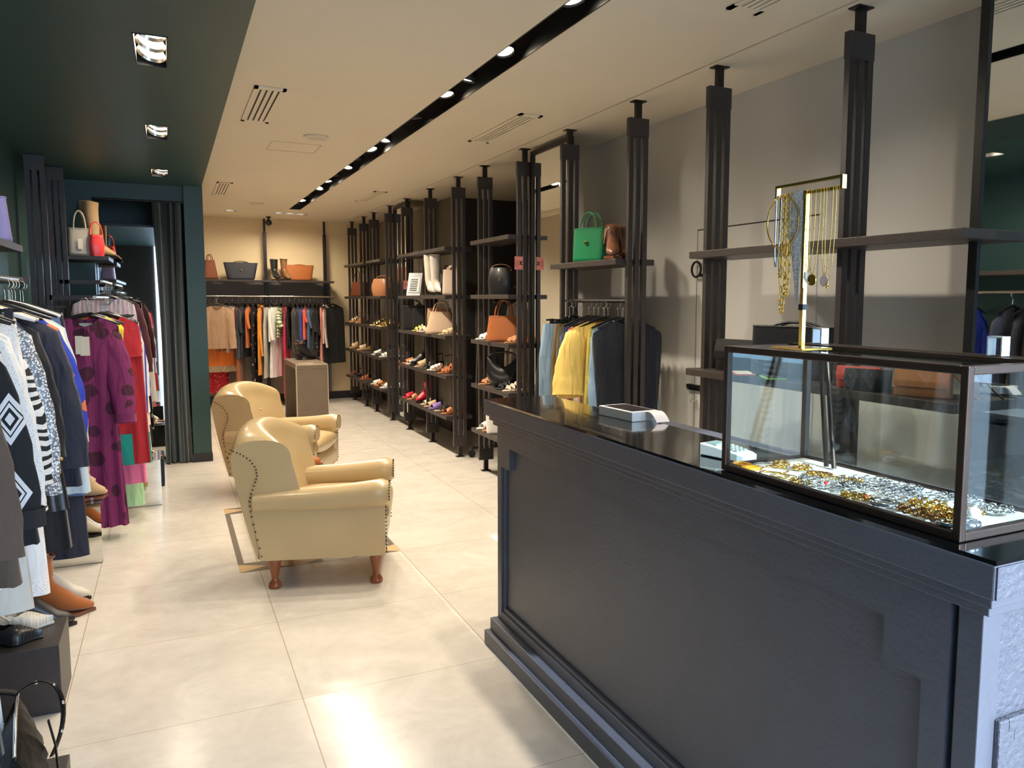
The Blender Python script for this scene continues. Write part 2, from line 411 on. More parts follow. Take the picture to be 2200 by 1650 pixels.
for i, (y0, y1) in enumerate(SL):
    rp = thing('recessed_downlight', 'black recessed triple downlight in the green soffit, %s from the shop front' % ORD[i], 'light', (SX0, y0, ZS), 0, 'soffit downlights')
    w, d = SX1-SX0, y1-y0
    bb = MB().box(0,0,.13,w,d,.14).box(0,0,-.003,.005,d,.13).box(w-.005,0,-.003,w,d,.13).box(0,0,-.003,w,.005,.13).box(0,d-.005,-.003,w,d,.13)
    obj('housing', bb, BLACK, rp)
    for k in range(3):
        cy_ = d*(k+.5)/3
        R3 = Vector((0,0,-1)).rotation_difference(Vector((-.25,-.35,-1)).normalized()).to_matrix()
        obj('reflector', MB().lathe([(.02,.05),(.05,.012),(.057,0)], 20, caps=False).rot(R3).move(w/2, cy_, .03), CHROME, rp, True)
        obj('lamp', MB().disc((0,0,.012), .048).rot(R3).move(w/2, cy_, .03), LAMP, rp)
        spot_lamp(rp, (w/2, cy_, .015), ((-.55, -.1, -1), (-.1, -.3, -1), (-.7, .1, -1))[k], SOFFIT_W, 2.0)
def vent(label, x0, x1, y0, y1, closed=()):
    v = thing('ceiling_vent', label, 'vent', (x0, y0, ZC), 0, 'ceiling vents')
    w, d = x1-x0, y1-y0; n = 4
    obj('backing', B(.01, .01, -.002, w-.01, d-.01, -.0005), BLACK, v)
    fr = MB().box(0,0,-.008,w,.05,-.001).box(0,d-.05,-.008,w,d,-.001).box(0,0,-.008,.02,d,-.001).box(w-.02,0,-.008,w,d,-.001)
    obj('frame', fr, CREAM, v)
    g = (w-.04)/n
    for k in range(n+1):
        obj('slat', B(max(.02, .02+k*g-g*.34), .05, -.009, min(w-.02, .02+k*g+g*.34), d-.05, -.003), CREAM, v)
vent('slotted air vent beside the green soffit, nearer of the two', .455, .62, 4.61, 5.53)
vent('slotted air vent beside the green soffit, farther of the two', .465, .61, 8.5, 9.5)
vent('slotted air vent between light track and shelving, middle of three', 1.965, 2.115, 4.51, 5.46)
vent('slotted air vent between light track and shelving, farthest of three', 1.98, 2.12, 8.4, 9.34)
vent('slotted air vent at the top edge of the picture above the counter', 1.985, 2.135, 1.62, 2.555)
for lab, x, y in (('round white ceiling speaker near the small access hatch', .97, 5.83), ('round white ceiling speaker near the back wall', .98, 10.14)):
    c = thing('ceiling_speaker', lab, 'speaker', (x, y, ZC), 0, 'ceiling speakers')
    obj('rim', MB().lathe([(.085,-.001),(.085,-.012),(.075,-.016),(.072,-.010)], 28, caps=False), CREAM, c, True)
    obj('grille', MB().disc((0,0,-.011), .073, 28), M('white_grille', (205,196,178), .7), c)
hx = MB()
for q in ((.71,6.14,1.06,6.144),(.71,6.50,1.06,6.504),(.71,6.14,.714,6.504),(1.056,6.14,1.06,6.504)): hx.box(q[0],q[1],ZC-.0015,q[2],q[3],ZC-.0003)
tag(obj('access_hatch', hx, M('hatch_gap', (160,148,128), .7)), 'thin outline of a square access hatch in the cream ceiling', 'hatch')
sc_ = thing('security_camera', 'small dark dome security camera hanging near the back wall', 'camera', (1.28, 11.7, ZC))
obj('mount', MB().lathe([(.03,-.001),(.03,-.02),(.014,-.022),(.014,-.05)], 16), BLACK, sc_, True)
obj('dome', MB().ball((0,0,-.085), .045), M('smoked_plastic', (40,38,36), .15), sc_, True)

# ---------------------------------------------------------------- shelving
def post(parent, y, x0=2.387, x1=2.515, top=ZC, th=.027):
    """three bars side by side between two end blocks, on a stem with a foot and a head plate"""
    w = (x1-x0)
    bm_ = MB()
    bw = w*.235; gp = (w-3*bw)/2
    for k in range(3):
        bm_.box(x0+k*(bw+gp), y, .19, x0+k*(bw+gp)+bw, y+th, 2.45)
    p = obj('post', bm_, WENGE, parent)
    for z0, z1 in ((.10, .20), (2.442, 2.545)): obj('end_block', B(x0-.003, y-.003, z0, x1+.003, y+th+.003, z1), WENGE, p, bevel=.003)
    cx_, cy_ = (x0+x1)/2, y+th/2
    obj('stem', MB().box(cx_-.019, cy_-.012, 0.004, cx_+.019, cy_+.012, .10).box(cx_-.04, cy_-.028, .0005, cx_+.04, cy_+.028, .006), STEEL_DARK, p)
    obj('stem', MB().box(cx_-.019, cy_-.012, 2.545, cx_+.019, cy_+.012, top-.004).box(cx_-.04, cy_-.028, top-.006, cx_+.04, cy_+.028, top-.0005), STEEL_DARK, p)
    return p
def shelf(parent, y0, y1, z, x0=2.318, x1=2.585, th=.034):
    return obj('shelf', B(x0, y0, z-th, x1, y1, z), WENGE, parent, bevel=.002)
SZ = [2.0, 1.545, 1.165, .785, .395]
u = thing('shelving_unit', 'dark wood shelving unit on slatted posts behind the sales counter, with two long shelves', 'shelving', (0,0,0), 0, 'slatted shelving units')
post(u, 2.30); post(u, 3.18); shelf(u, 1.72, 3.23, 1.745); shelf(u, 1.72, 3.24, 1.165)
u = thing('shelving_unit', 'slatted two-post unit with one shelf over a rail of clothes', 'shelving', (0,0,0), 0, 'slatted shelving units')
post(u, 3.925); post(u, 4.787); shelf(u, 3.95, 4.82, 1.745)
rb = obj('clothes_rail', MB().tube([(2.45, 3.935, 1.5), (2.45, 4.83, 1.5)], .0125, 12), STEEL_DARK, u, True)
u = thing('shelving_unit', 'slatted shelving unit with five shelves beside the tall mirror, left of the rail of clothes', 'shelving', (0,0,0), 0, 'slatted shelving units')
post(u, 5.536); post(u, 6.38)
for z in SZ: shelf(u, 5.56, 6.40, z)
u = thing('shelving_unit', 'wide slatted shelving unit on three posts with pairs of boards at five heights', 'shelving', (0,0,0), 0, 'slatted shelving units')
post(u, 7.07); post(u, 7.95); post(u, 8.84)
for z in SZ:
    shelf(u, 7.1, 7.945, z); shelf(u, 7.957, 8.80, z)
u = thing('shelving_unit', 'slatted shelving unit second from the back wall, with shoes on its lower boards', 'shelving', (0,0,0), 0, 'slatted shelving units')
post(u, 9.60); post(u, 10.447)
for z in SZ: shelf(u, 9.63, 10.40, z)
u = thing('shelving_unit', 'slatted shelving unit in the corner nearest the cream back wall', 'shelving', (0,0,0), 0, 'slatted shelving units')
post(u, 11.037); post(u, 11.83)
for z in SZ: shelf(u, 10.52, 11.82, z)

def mirror(label, y0, y1, x=2.473, z0=.05, z1=2.615):
    t = thing('wall_mirror', label, 'mirror', (x, y0, 0), 0, 'tall mirrors')
    w = y1-y0; f = .035
    fr = MB().box(0,0,z0,.03,f,z1).box(0,w-f,z0,.03,w,z1).box(0,f,z0,.03,w-f,z0+f).box(0,f,z1-f,.03,w-f,z1)
    obj('frame', fr, BLACK, t, bevel=.002)
    obj('mirror_glass', B(.010, f, z0+f, .018, w-f, z1-f), MIRROR, t)
    obj('backing', B(.019, f, z0+f, .03, w-f, z1-f), BLACK, t)
    return t
mirror('tall black framed mirror at the right edge of the picture', .75, 1.815)
mirror('tall narrow mirror between the shoe shelves and the rail of clothes', 4.84, 5.50)
mirror('tall narrow mirror set among the shoe shelves far down the room', 8.90, 9.56)

def sign(label, x, y, z):
    s = thing('arrow_sign', label, 'sign', (x, y, z), 0, 'pink arrow signs')
    obj('sticker', B(0, -.0015, 0, .068, 0, .098), M('pink_paper', (232, 150, 140), .6), s)
    ar = MB()
    def f(a, b, d): return (a, -.0018 - .0004*d, b)
    ar.prism([(.040,.028),(.044,.028),(.044,.040),(.063,.030),(.063,.040),(.050,.049),(.063,.058),(.063,.068),(.044,.058),(.044,.070),(.040,.070)], 1, f)
    obj('arrow', ar, M('black_ink', (24, 22, 24), .6), s)
    ln = MB()
    for k in range(4): ln.box(.012+k*.006, -.0022, .022, .014+k*.006, -.0016, .078-.008*(k % 2))
    ln.box(.006,-.0022,.008,.062,-.0016,.010).box(.006,-.0022,.088,.062,-.0016,.090).box(.006,-.0022,.008,.008,-.0016,.090).box(.060,-.0022,.008,.062,-.0016,.090)
    obj('small_print', ln, M('red_ink', (150, 50, 50), .6), s)
sign('pink paper sign with a black arrow on the post beside the tall mirror', 2.360, 5.531, 1.735)
sign('pink paper sign with a black arrow farther back on the shoe shelving', 2.395, 8.834, 1.62)

# left wall units: posts, shelves and rails
def left_post(parent, x0, x1, y, z1):
    bm_ = MB(); w = x1-x0; bw = w*.26; gp = (w-3*bw)/2
    for k in range(3): bm_.box(x0+k*(bw+gp), y, .10, x0+k*(bw+gp)+bw, y+.05, z1-.1)
    p = obj('post', bm_, WENGE, parent)
    for z0, z2 in ((.001, .12), (z1-.11, z1-.001)): obj('end_block', B(x0-.003,y-.003,z0,x1+.003,y+.053,z2), WENGE, p, bevel=.003)
u = thing('shelving_unit', 'brown slatted posts on the green wall carrying the rail of the purple dress', 'shelving', (0,0,0), 0, 'left wall shelving')
left_post(u, -.868, -.748, 6.66, ZS); left_post(u, -.80, -.69, 7.20, ZS)
obj('bracket', MB().box(-.76, 6.66, 1.485, -.385, 6.69, 1.52), WENGE, u)
obj('clothes_rail', MB().tube([(-.40, 5.50, 1.503), (-.40, 6.67, 1.503)], .011, 12), CHROME, u, True)
obj('clothes_rail', MB().tube([(-.44, 6.75, 1.625), (-.44, 7.80, 1.625)], .011, 12), CHROME, u, True)
obj('bracket', MB().box(-.75, 7.20, 1.61, -.43, 7.225, 1.64), WENGE, u)
obj('shelf', B(-.78, 7.25, 1.80, -.415, 7.86, 1.832), WENGE, u, bevel=.002)
u = thing('shelving_unit', 'dark wood shelf and rail on the green wall at the left picture edge', 'shelving', (0,0,0), 0, 'left wall shelving')
left_post(u, -.90, -.79, 2.1, ZS)
obj('shelf', B(-.905, 1.9, 1.71, -.60, 4.43, 1.742), WENGE, u, bevel=.002)
obj('clothes_rail', MB().tube([(-.62, 1.9, 1.582), (-.62, 4.52, 1.582)], .012, 12), CHROME, u, True)
obj('bracket', MB().box(-.91, 2.12, 1.565, -.59, 2.15, 1.6).box(-.91, 4.49, 1.565, -.59, 4.515, 1.6), WENGE, u)

# back wall unit
u = thing('shelving_unit', 'back wall unit with slim posts, one long shelf, grey panel and clothes rail', 'shelving', (0,0,0))
for x in (1.235, 2.065):
    obj('post', MB().box(x, 12.03, .001, x+.045, 12.08, 2.45).box(x+.008, 12.04, 2.45, x+.037, 12.07, ZC-.001), STEEL_DARK, u)
GP = M('taupe_panel', (92, 84, 78), .5, noise=.05)
obj('shelf', B(.36, 11.74, 1.735, 2.16, 12.028, 1.765), WENGE, u, bevel=.002)
obj('back_panel', B(.36, 12.085, 1.44, 2.16, 12.10, 1.735), GP, u)
obj('lower_panel', B(.36, 12.105, .12, 2.16, 12.12, 1.40), M('pale_taupe_panel', (150, 140, 126), .5), u)
obj('clothes_rail', MB().tube([(.34, 11.74, 1.537), (2.16, 11.74, 1.537)], .011, 12), CHROME, u, True)
obj('bracket', MB().box(.37, 11.73, 1.53, .385, 12.085, 1.545).box(1.25, 11.73, 1.53, 1.265, 12.03, 1.545).box(2.08, 11.73, 1.53, 2.095, 12.03, 1.545), STEEL_DARK, u)

# alcove stock behind the shoe shelves
u = thing('stock_cabinet', 'dark stock cabinet with doors in the shadowy alcove behind the shelves', 'cabinet', (3.12, 7.4, 0))
obj('body', B(0, 0, 0, .5, 1.04, 1.62), DARKW, u, bevel=.004)
for k in range(3): obj('door', B(-.018, .01+k*.343, .05, -.001, .335+k*.343, 1.60), DARKW, u, bevel=.003)
u = thing('rolling_rack', 'black rolling garment rack on castors in the alcove behind the shoe shelves', 'clothes rack', (2.78, 0, 0))
obj('frame', MB().tube([(0,5.75,.1),(0,5.75,1.62),(0,7.0,1.62),(0,7.0,.1)], .014, 10), BLACK, u, True)
for y in (5.75, 7.0):
    obj('foot', MB().tube([(-.24,y,.09),(.22,y,.09)], .014, 10), BLACK, u, True)
    for x in (-.24, .2):
        obj('castor', MB().tube([(x,y-.012,.035),(x,y+.012,.035)], .034, 16).box(x-.012,y-.016,.05,x+.012,y+.016,.09), BLKPL, u)
for y, lab in ((6.95, 'chain hanging from the alcove ceiling beside the dark jacket'), (6.05, 'chain hanging from the alcove ceiling over the cream blouse')):
    ch = MB()
    for k in range(22):
        z = 2.62 - k*.036; a = k % 2
        pts = [(.008*math.cos(t)*(1-a), .008*math.cos(t)*a, .021*math.sin(t)) for t in [2*PI*j/10 for j in range(10)]]
        ch.tube([(2.72+p[0], y+p[1], z+p[2]) for p in pts], .0028, 5, closed=True)
    tag(obj('hanging_chain', ch, BLACK), lab, 'chain', 'alcove chains')

# ---------------------------------------------------------------- sales counter
NAVY = M('counter_black_wood', (82, 86, 98), .42, noise=.12, nscale=9, bump=.12, bscale=90)
NGLASS = M('black_glass', (6, 8, 11), .03, coat=1.0)
CX, CY0, CY1 = 1.236, .838, 3.085
NROUGH = M('counter_rough_paint', (82, 86, 98), .36, noise=.15, nscale=9, bump=.75, bscale=70)
ct = thing('sales_counter', 'long dark navy panelled sales counter with a black glass top', 'counter', (0,0,0))
XB = 1.78
obj('body', B(CX+.022, CY0+.022, .10, XB, CY1-.02, 1.0), NAVY, ct)
obj('plinth', MB().box(1.183, .79, .001, XB, 3.115, .062).box(1.205, .81, .062, XB, 3.100, .118), NAVY, ct, bevel=.003)
fr = MB()
ry0, ry1, rn0, rn1 = .955, 3.045, 1.045, 2.955
def fx(a, b_, d): return (CX + d, a, b_)
fr.prism([(.902,.118),(.902,.97),(CY1,.97),(CY1,.118),(ry1,.118),(ry1,.795),(rn1,.795),(rn1,.886),(rn0,.886),(rn0,.795),(ry0,.795),(ry0,.118)], .022, fx)
fr.box(CX, ry0, .118, CX+.022, ry1, .160)
obj('panel_frame', fr, NAVY, ct, bevel=.002)
obj('panel_moulding', MB().prism([(ry0,.16),(ry0,.178),(ry1,.178),(ry1,.16)], .012, lambda a, b_, d: (CX+.008+d, a, b_)), NAVY, ct, bevel=.002)
obj('panel_moulding', B(CX+.010, ry1-.020, .178, CX+.022, ry1, .795), NAVY, ct, bevel=.002)
obj('corner_post', B(CX, CY0, .118, CX+.05, .886, .97), NAVY, ct, bevel=.002)
ef = MB()   # end facing the shop front
def fy(a, b_, d): return (a, CY0 + d, b_)
ef.box(CX+.022, CY0+.001, .118, XB, CY0+.022, 1.0)
obj('end_panel', ef, NROUGH, ct)
er = MB()
for k, (i0, d) in enumerate(((0, .012), (.026, .006))):
    x0, x1, z1 = CX+.045+i0, XB-.09-i0, .765-i0
    er.box(x0, CY0-d, .118, x0+.026, CY0+.001, z1).box(x1-.026, CY0-d, .118, x1, CY0+.001, z1).box(x0+.026, CY0-d, z1-.026, x1-.026, CY0+.001, z1)
obj('end_moulding', er, NROUGH, ct, bevel=.003)
obj('end_fascia', MB().box(1.192, .7885, 1.014, 1.52, .7915, 1.070), NROUGH, ct)
obj('cornice', MB().box(1.215, .815, .972, XB, 3.085, .992).box(1.203, .803, .992, XB, 3.10, 1.012), NAVY, ct, bevel=.002)
obj('fascia', B(1.189, .792, 1.012, 1.52, 3.125, 1.072), NAVY, ct, bevel=.003)
obj('glass_top', B(1.191, .792, 1.072, 1.505, 3.123, 1.080), NGLASS, ct)
obj('work_surface', B(1.52, .845, 1.013, XB, 3.07, 1.022), NAVY, ct)

# display case on the counter
FRM = M('oxidised_iron', (74, 62, 56), .42, .75, noise=.2, nscale=25)
VX0, VX1, VY0, VY1, VZ0, VZ1 = 1.222, 1.498, .882, 1.548, 1.081, 1.392
dc = thing('display_case', 'glass jewellery display case with iron frame on the counter', 'display case', (0,0,0))
b = .016
fm = MB()
for x in (VX0, VX1-b):
    for y in (VY0, VY1-b): fm.box(x, y, VZ0, x+b, y+b, VZ1)
for z in (VZ0, VZ1-b):
    for x in (VX0, VX1-b): fm.box(x, VY0+b, z, x+b, VY1-b, z+b)
    for y in (VY0, VY1-b): fm.box(VX0+b, y, z, VX1-b, y+b, z+b)
obj('frame', fm, FRM, dc, bevel=.002)
obj('tray', B(VX0+b, VY0+b, VZ0+.001, VX1-b, VY1-b, VZ0+.010), M('white_tray', (232, 232, 230), .6), dc)
for q in ((VX0+.005,VY0+b,VX0+.008,VY1-b),(VX0+b,VY0+.005,VX1-b,VY0+.008),(VX0+b,VY1-.008,VX1-b,VY1-.005),(VX1-.008,VY0+b,VX1-.005,VY1-b)):
    obj('glass_pane', B(q[0], q[1], VZ0+b, q[2], q[3], VZ1-b), GLASS, dc)
obj('glass_top', B(VX0+b, VY0+b, VZ1-.008, VX1-b, VY1-b, VZ1-.004), GLASS, dc)
lid = MB()
for k in range(3): lid.box(VX1-.085+k*.03, VY0+.02, VZ1-.003, VX1-.070+k*.03, VY1-.02, VZ1+.004)
obj('lid_rail', lid, FRM, dc)
lg = MB().tube([(VX1-.03, 1.475, 1.385), (VX1-.06, 1.41, 1.095)], .006, 8).tube([(VX1-.03, 1.455, 1.385), (VX1-.06, 1.385, 1.095)], .006, 8)
obj('lid_strut', lg, FRM, dc, True)
AC = M('acrylic', (214, 222, 226), .12, spec=.6)
for x, y, lab in ((1.46, 1.46, 'small clear acrylic riser on the display case behind the necklace stand'), (1.455, .985, 'small clear acrylic riser on the near end of the display case')):
    a = thing('acrylic_riser', lab, 'riser', (x, y, VZ1+.0055), 0, 'acrylic risers')
    obj('front_plate', B(-.02, -.016, 0, .004, -.013, .035), AC, a); obj('back_plate', B(-.02, .013, 0, .004, .016, .035), AC, a)
    obj('top_plate', B(-.02, -.016, .035, .004, .016, .038), AC, a)

# jewellery stand with hanging necklaces
PX, PY = 1.290, 1.354
st = thing('necklace_stand', 'gold T-shaped necklace stand on top of the display case', 'jewellery stand', (PX, PY, VZ1))
obj('base', B(-.045, -.05, .0005, .045, .05, .006), GOLD, st, bevel=.001)
obj('pole', B(-.005, -.005, .006, .005, .005, .352), GOLD, st)
FZ = .352
obj('bar_frame', MB().box(-.006,-.110,FZ-.003,.006,.097,FZ+.003).box(-.006,-.110,FZ+.020,.006,.097,FZ+.026).box(-.006,-.110,FZ+.003,.006,-.104,FZ+.020).box(-.006,.091,FZ+.003,.006,.097,FZ+.020), GOLD, st)
obj('clip', B(-.007, -.007, .09, .007, .007, .103), BLKPL, st)
def chain_loop(y0, y1, drop, r, link=0, x=-.009, n=24):
    pts = []
    for i in range(n+1):
        t = i/n; a = PI*t
        pts.append((PX+x - .004*math.sin(a), PY + y0 + (y1-y0)*(.5-.5*math.cos(a)), VZ1 + FZ + .003 - drop*math.sin(a)**.55))
    return pts
def necklace(label, y0, y1, drop, r, mat, pend=None, pm=None, link=False):
    pts = chain_loop(y0, y1, drop, r)
    t = thing('necklace', label, 'necklace', pts[0], 0, 'necklaces on the gold stand')
    o0 = Vector(pts[0]); m = MB()
    rel = [Vector(p)-o0 for p in pts]
    if link:
        for i in range(len(rel)-1):
            a, b_ = rel[i], rel[i+1]; d = (b_-a); L_ = d.length; nseg = max(1, int(L_/.014))
            for s_ in range(nseg):
                p = a + d*((s_+.5)/nseg); dd = d.normalized(); sd = Vector((1,0,0)) if (s_+i) % 2 else Vector((.3,.95,0))
                m.tube([p + dd*(L_/nseg*.62)*math.cos(2*PI*j/10) + sd*.0045*math.sin(2*PI*j/10) for j in range(10)], .0011, 5, closed=True)
    else:
        m.tube(rel, r, 6)
        if r < .0012:
            for i in range(0, len(rel), 2): m.ball(rel[i], r*2.2, 6, 4)
    # passes over the bar
    obj('chain', m, mat, t, True)
    low = min(rel, key=lambda p: p.z)
    if pend == 'disc': obj('pendant', MB().tube([(low.x-.001,low.y,low.z-.013),(low.x+.001,low.y,low.z-.013)], .0125, 18), pm or mat, t)
    elif pend == 'horn': obj('pendant', MB().tube([(low.x,low.y+.006,low.z),(low.x,low.y+.007,low.z-.012),(low.x,low.y+.001,low.z-.022),(low.x,low.y-.010,low.z-.026)], [.004,.0045,.003,.0006], 8), pm or mat, t, True)
    elif pend == 'charm': obj('pendant', MB().ball((low.x,low.y,low.z-.004), .004).ball((low.x,low.y,low.z-.011), .003), pm or mat, t, True)
    return t
IVORY = M('ivory_resin', (240, 236, 228), .3)
necklace('gold necklace with round medallion pendant, middle right of the stand', -.052, -.024, .185, .0008, GOLD, 'disc')
necklace('gold necklace with pale pink medallion pendant near the right end of the stand', -.088, -.062, .188, .0008, GOLD, 'disc', M('pearl_pink', (240, 214, 206), .3))
necklace('fine gold necklace with white horn pendant', -.038, -.012, .18, .0007, GOLD, 'horn', IVORY)
necklace('fine gold necklace with tiny charms at the right end of the stand', -.098, -.070, .205, .0007, GOLD, 'charm')
necklace('thick gold link necklace hanging longest on the left of the stand', .050, .064, .275, .001, GOLD, None, None, True)
necklace('gold link necklace hanging just right of the longest one', .036, .050, .235, .001, GOLD, None, None, True)
necklace('smooth silver snake chain at the left of the stand', .072, .088, .165, .0018, SILVER)
necklace('flat gold chain with small end piece left of the crystal scarf', .058, .074, .178, .0016, GOLD, 'charm')
hp = MB().tube([(0, .052*math.sin(a)+.0, .052*math.cos(a)*1.15) for a in [2*PI*i/36 for i in range(36)]], .0018, 8, closed=True)
tag(obj('hoop_choker', hp, GOLD, None, True, loc=(PX-.012, PY+.062, VZ1+FZ-.06)), 'rigid gold hoop choker hanging at the left end of the stand', 'necklace', 'necklaces on the gold stand')
CRY = P('crystal_mesh', 'dots', (196, 196, 204), (250, 251, 253), 260, .25, thr=.45)
cs = MB()
def crys(u, v):
    w0 = .048 if v < .42 else .034*(1-(v-.42)/.58) + .005
    yy = .000 + (1-u)*w0 + (v > .42)*.014*(v-.42)
    return (-.009-.001*math.sin(9*u), yy, FZ+.005 - v*.255 - .004*math.sin(u*7))
cs.grid(8, 40, crys)
tag(obj('crystal_scarf', cs, CRY, None, True, loc=(PX, PY, VZ1)), 'sparkling crystal mesh scarf necklace over the middle of the stand', 'necklace', 'necklaces on the gold stand')
tp = MB().box(-.012, -.010, .14, -.008, -.003, FZ+.004)
tag(obj('gold_ribbon_necklace', tp, GOLD, None, loc=(PX, PY, VZ1)), 'flat gold ribbon necklace in front of the pole of the stand', 'necklace', 'necklaces on the gold stand')

# jewellery inside the case: every piece an object of its own
random.seed(11)
TZ = VZ0 + .0105
def ring_chain(name, label, cat, x, y, rx, ry, rz, mat, r=.003, links=22, chunky=True, loc_z=0, group='jewellery in the display case'):
    m = MB()
    if chunky:
        for i in range(links):
            a = 2*PI*i/links; p = Vector((rx*math.cos(a), ry*math.sin(a), r*1.1+.0015*(i % 2)))
            tg = Vector((-rx*math.sin(a), ry*math.cos(a), 0)).normalized(); sd = Vector((0,0,1)) if i % 2 else tg.cross(Vector((0,0,1)))
            ln = max(.006, PI*(rx+ry)/links*.75)
            m.tube([p + tg*ln*math.cos(2*PI*j/8) + sd*r*1.2*math.sin(2*PI*j/8) for j in range(8)], r*.42, 5, closed=True)
    else:
        m.tube([(rx*math.cos(2*PI*i/28), ry*math.sin(2*PI*i/28), r+.001*math.sin(3*i)) for i in range(28)], r, 7, closed=True)
    o = obj(name, m, mat, None, True, loc=(x, y, TZ+loc_z), rz=rz)
    return tag(o, label, cat, group)
AMBER = M('amber_resin', (236, 160, 40), .15, coat=.5)
PEARL = M('pearl', (232, 228, 220), .2, coat=.6)
DKG = M('dark_gold', (150, 104, 44), .2, 1.0)
J = [
 ('amber_bangle','amber yellow resin bangle at the far left corner of the case','bangle',1.262,1.515,.016,.022,.3,AMBER,.0045,20,False),
 ('amber_bangle','second amber resin bangle touching the first at the left of the case','bangle',1.258,1.478,.014,.02,.8,AMBER,.004,20,False),
 ('bangle','thin silver bangle standing behind the amber bangles','bangle',1.318,1.505,.026,.022,.2,SILVER,.0016,20,False),
 ('bracelet','chunky gold bracelet at the back left behind the amber bangles','bracelet',1.345,1.470,.026,.016,.5,GOLD,.0045,18,True),
 ('bracelet','gold bracelet with a pale stone, right of the back left bracelet','bracelet',1.365,1.420,.022,.016,.2,GOLD,.0042,16,True),
 ('bangle','thin gold bangle lying flat near the left of the case','bangle',1.300,1.440,.030,.034,.2,GOLD,.0015,20,False),
 ('bangle','pair-width gold bangle toward the front glass','bangle',1.262,1.400,.024,.036,.4,GOLD,.0018,20,False),
 ('bangle','thin gold bangle overlapping the front one','bangle',1.268,1.376,.022,.030,.9,GOLD,.0014,20,False),
 ('brooch_bangle','dark gold bangle before the gold chain at the middle','bangle',1.358,1.352,.02,.028,.5,DKG,.003,20,False),
 ('necklace','thick gold chain lying along the middle of the case','necklace',1.352,1.300,.012,.062,.35,GOLD,.0042,26,True),
 ('bracelet','small gold link bracelet close to the front glass at the middle','bracelet',1.252,1.300,.010,.026,.2,GOLD,.0038,16,True),
 ('necklace','thick silver chain lying just in front of the gold chain','necklace',1.322,1.272,.014,.075,.5,SILVER,.0042,30,True),
 ('necklace','silver chain heaped behind the thick silver chain','necklace',1.395,1.255,.020,.052,.9,SILVER,.004,26,True),
 ('necklace','long silver chain stretched beside the front glass','necklace',1.265,1.215,.012,.070,.25,SILVER,.004,30,True),
 ('necklace','silver chain in the centre of the case beneath a price tag','necklace',1.318,1.180,.022,.062,.7,SILVER,.0036,30,True),
 ('necklace','dark steel chain crossing the silver heap','necklace',1.362,1.190,.010,.075,.8,M('gunmetal',(96,98,104),.25,1.0),.003,30,True),
 ('bracelet','silver bracelet near the back rail, right of centre','bracelet',1.420,1.165,.020,.036,.4,SILVER,.004,20,True),
 ('bracelet','gold rope bracelet near the front glass, right of centre','bracelet',1.256,1.145,.013,.030,.3,GOLD,.0042,18,True),
 ('necklace','silver chain heaped at the right of the case','necklace',1.345,1.105,.026,.040,.2,SILVER,.004,26,True),
 ('necklace','fine silver chain behind the right heap','necklace',1.410,1.085,.024,.048,1.0,SILVER,.0034,28,True),
 ('cuff','broad polished silver cuff by the front glass','cuff',1.262,1.080,.020,.026,.2,SILVER,.006,18,False),
 ('bracelet','gold curb bracelet left of the large pearl','bracelet',1.325,1.030,.022,.030,.4,GOLD,.0055,16,True),
 ('bracelet','gold bracelet heaped in front of the pearl','bracelet',1.300,.985,.020,.026,.1,GOLD,.0055,16,True),
 ('bracelet','dark gold bracelet nearest the front glass at the right','bracelet',1.262,1.010,.014,.030,.1,DKG,.0052,16,True),
 ('bracelet','dark gold bracelet beside the right front post','bracelet',1.268,.950,.018,.024,.6,DKG,.005,14,True),
 ('ring_bangle','clear silver bangle at the right front corner','bangle',1.250,.925,.014,.020,.2,SILVER,.005,18,False),
 ('bangle','silver cuff behind the right front corner','bangle',1.282,.908,.016,.014,.2,SILVER,.006,18,False),
 ('bracelet','gold twist bracelet behind the dark gold one','bracelet',1.350,.960,.020,.024,.9,GOLD,.005,16,True),
 ('bracelet','silver bracelet at the far right end of the tray','bracelet',1.420,.950,.022,.028,.5,SILVER,.0045,18,True),
 ('necklace','silver chain coiled at the right back of the tray','necklace',1.440,1.030,.018,.030,.3,SILVER,.0038,22,True)]
for k, a in enumerate(J): ring_chain(*a[:12], loc_z=.0002*k)
for x, y, r, lab in ((1.332, .935, .0125, 'large white pearl ball among the gold bracelets'), (1.350, 1.000, .009, 'smaller white pearl ball beside the gold curb bracelet'), (1.372, 1.385, .007, 'tiny pearl at the left of the case')):
    tag(obj('pearl_ball', MB().ball((0,0,r), r, 16, 10), PEARL, None, True, loc=(x, y, TZ+.004)), lab, 'pearl', 'jewellery in the display case')
for x, y, lab in ((1.284, 1.258, 'red bead on the silver chains left of centre'), (1.262, 1.128, 'red bead beside the gold rope bracelet')):
    tag(obj('red_bead', MB().ball((0,0,.0045), .0045, 10, 8), M('red_enamel', (214, 40, 40), .25), None, True, loc=(x, y, TZ+.006)), lab, 'bead', 'jewellery in the display case')
pt = thing('price_tag', 'pale printed price tag lying on the silver chains in the case', 'price tag', (1.285, 1.155, TZ+.013), .25)
obj('card', B(-.014,-.02,0,.014,.02,.0006), M('beige_card', (214,212,200), .6), pt)
obj('print', MB().box(-.006,-.012,.0007,-.003,.012,.0009).box(.002,-.010,.0007,.005,.010,.0009), GREYLINE, pt)

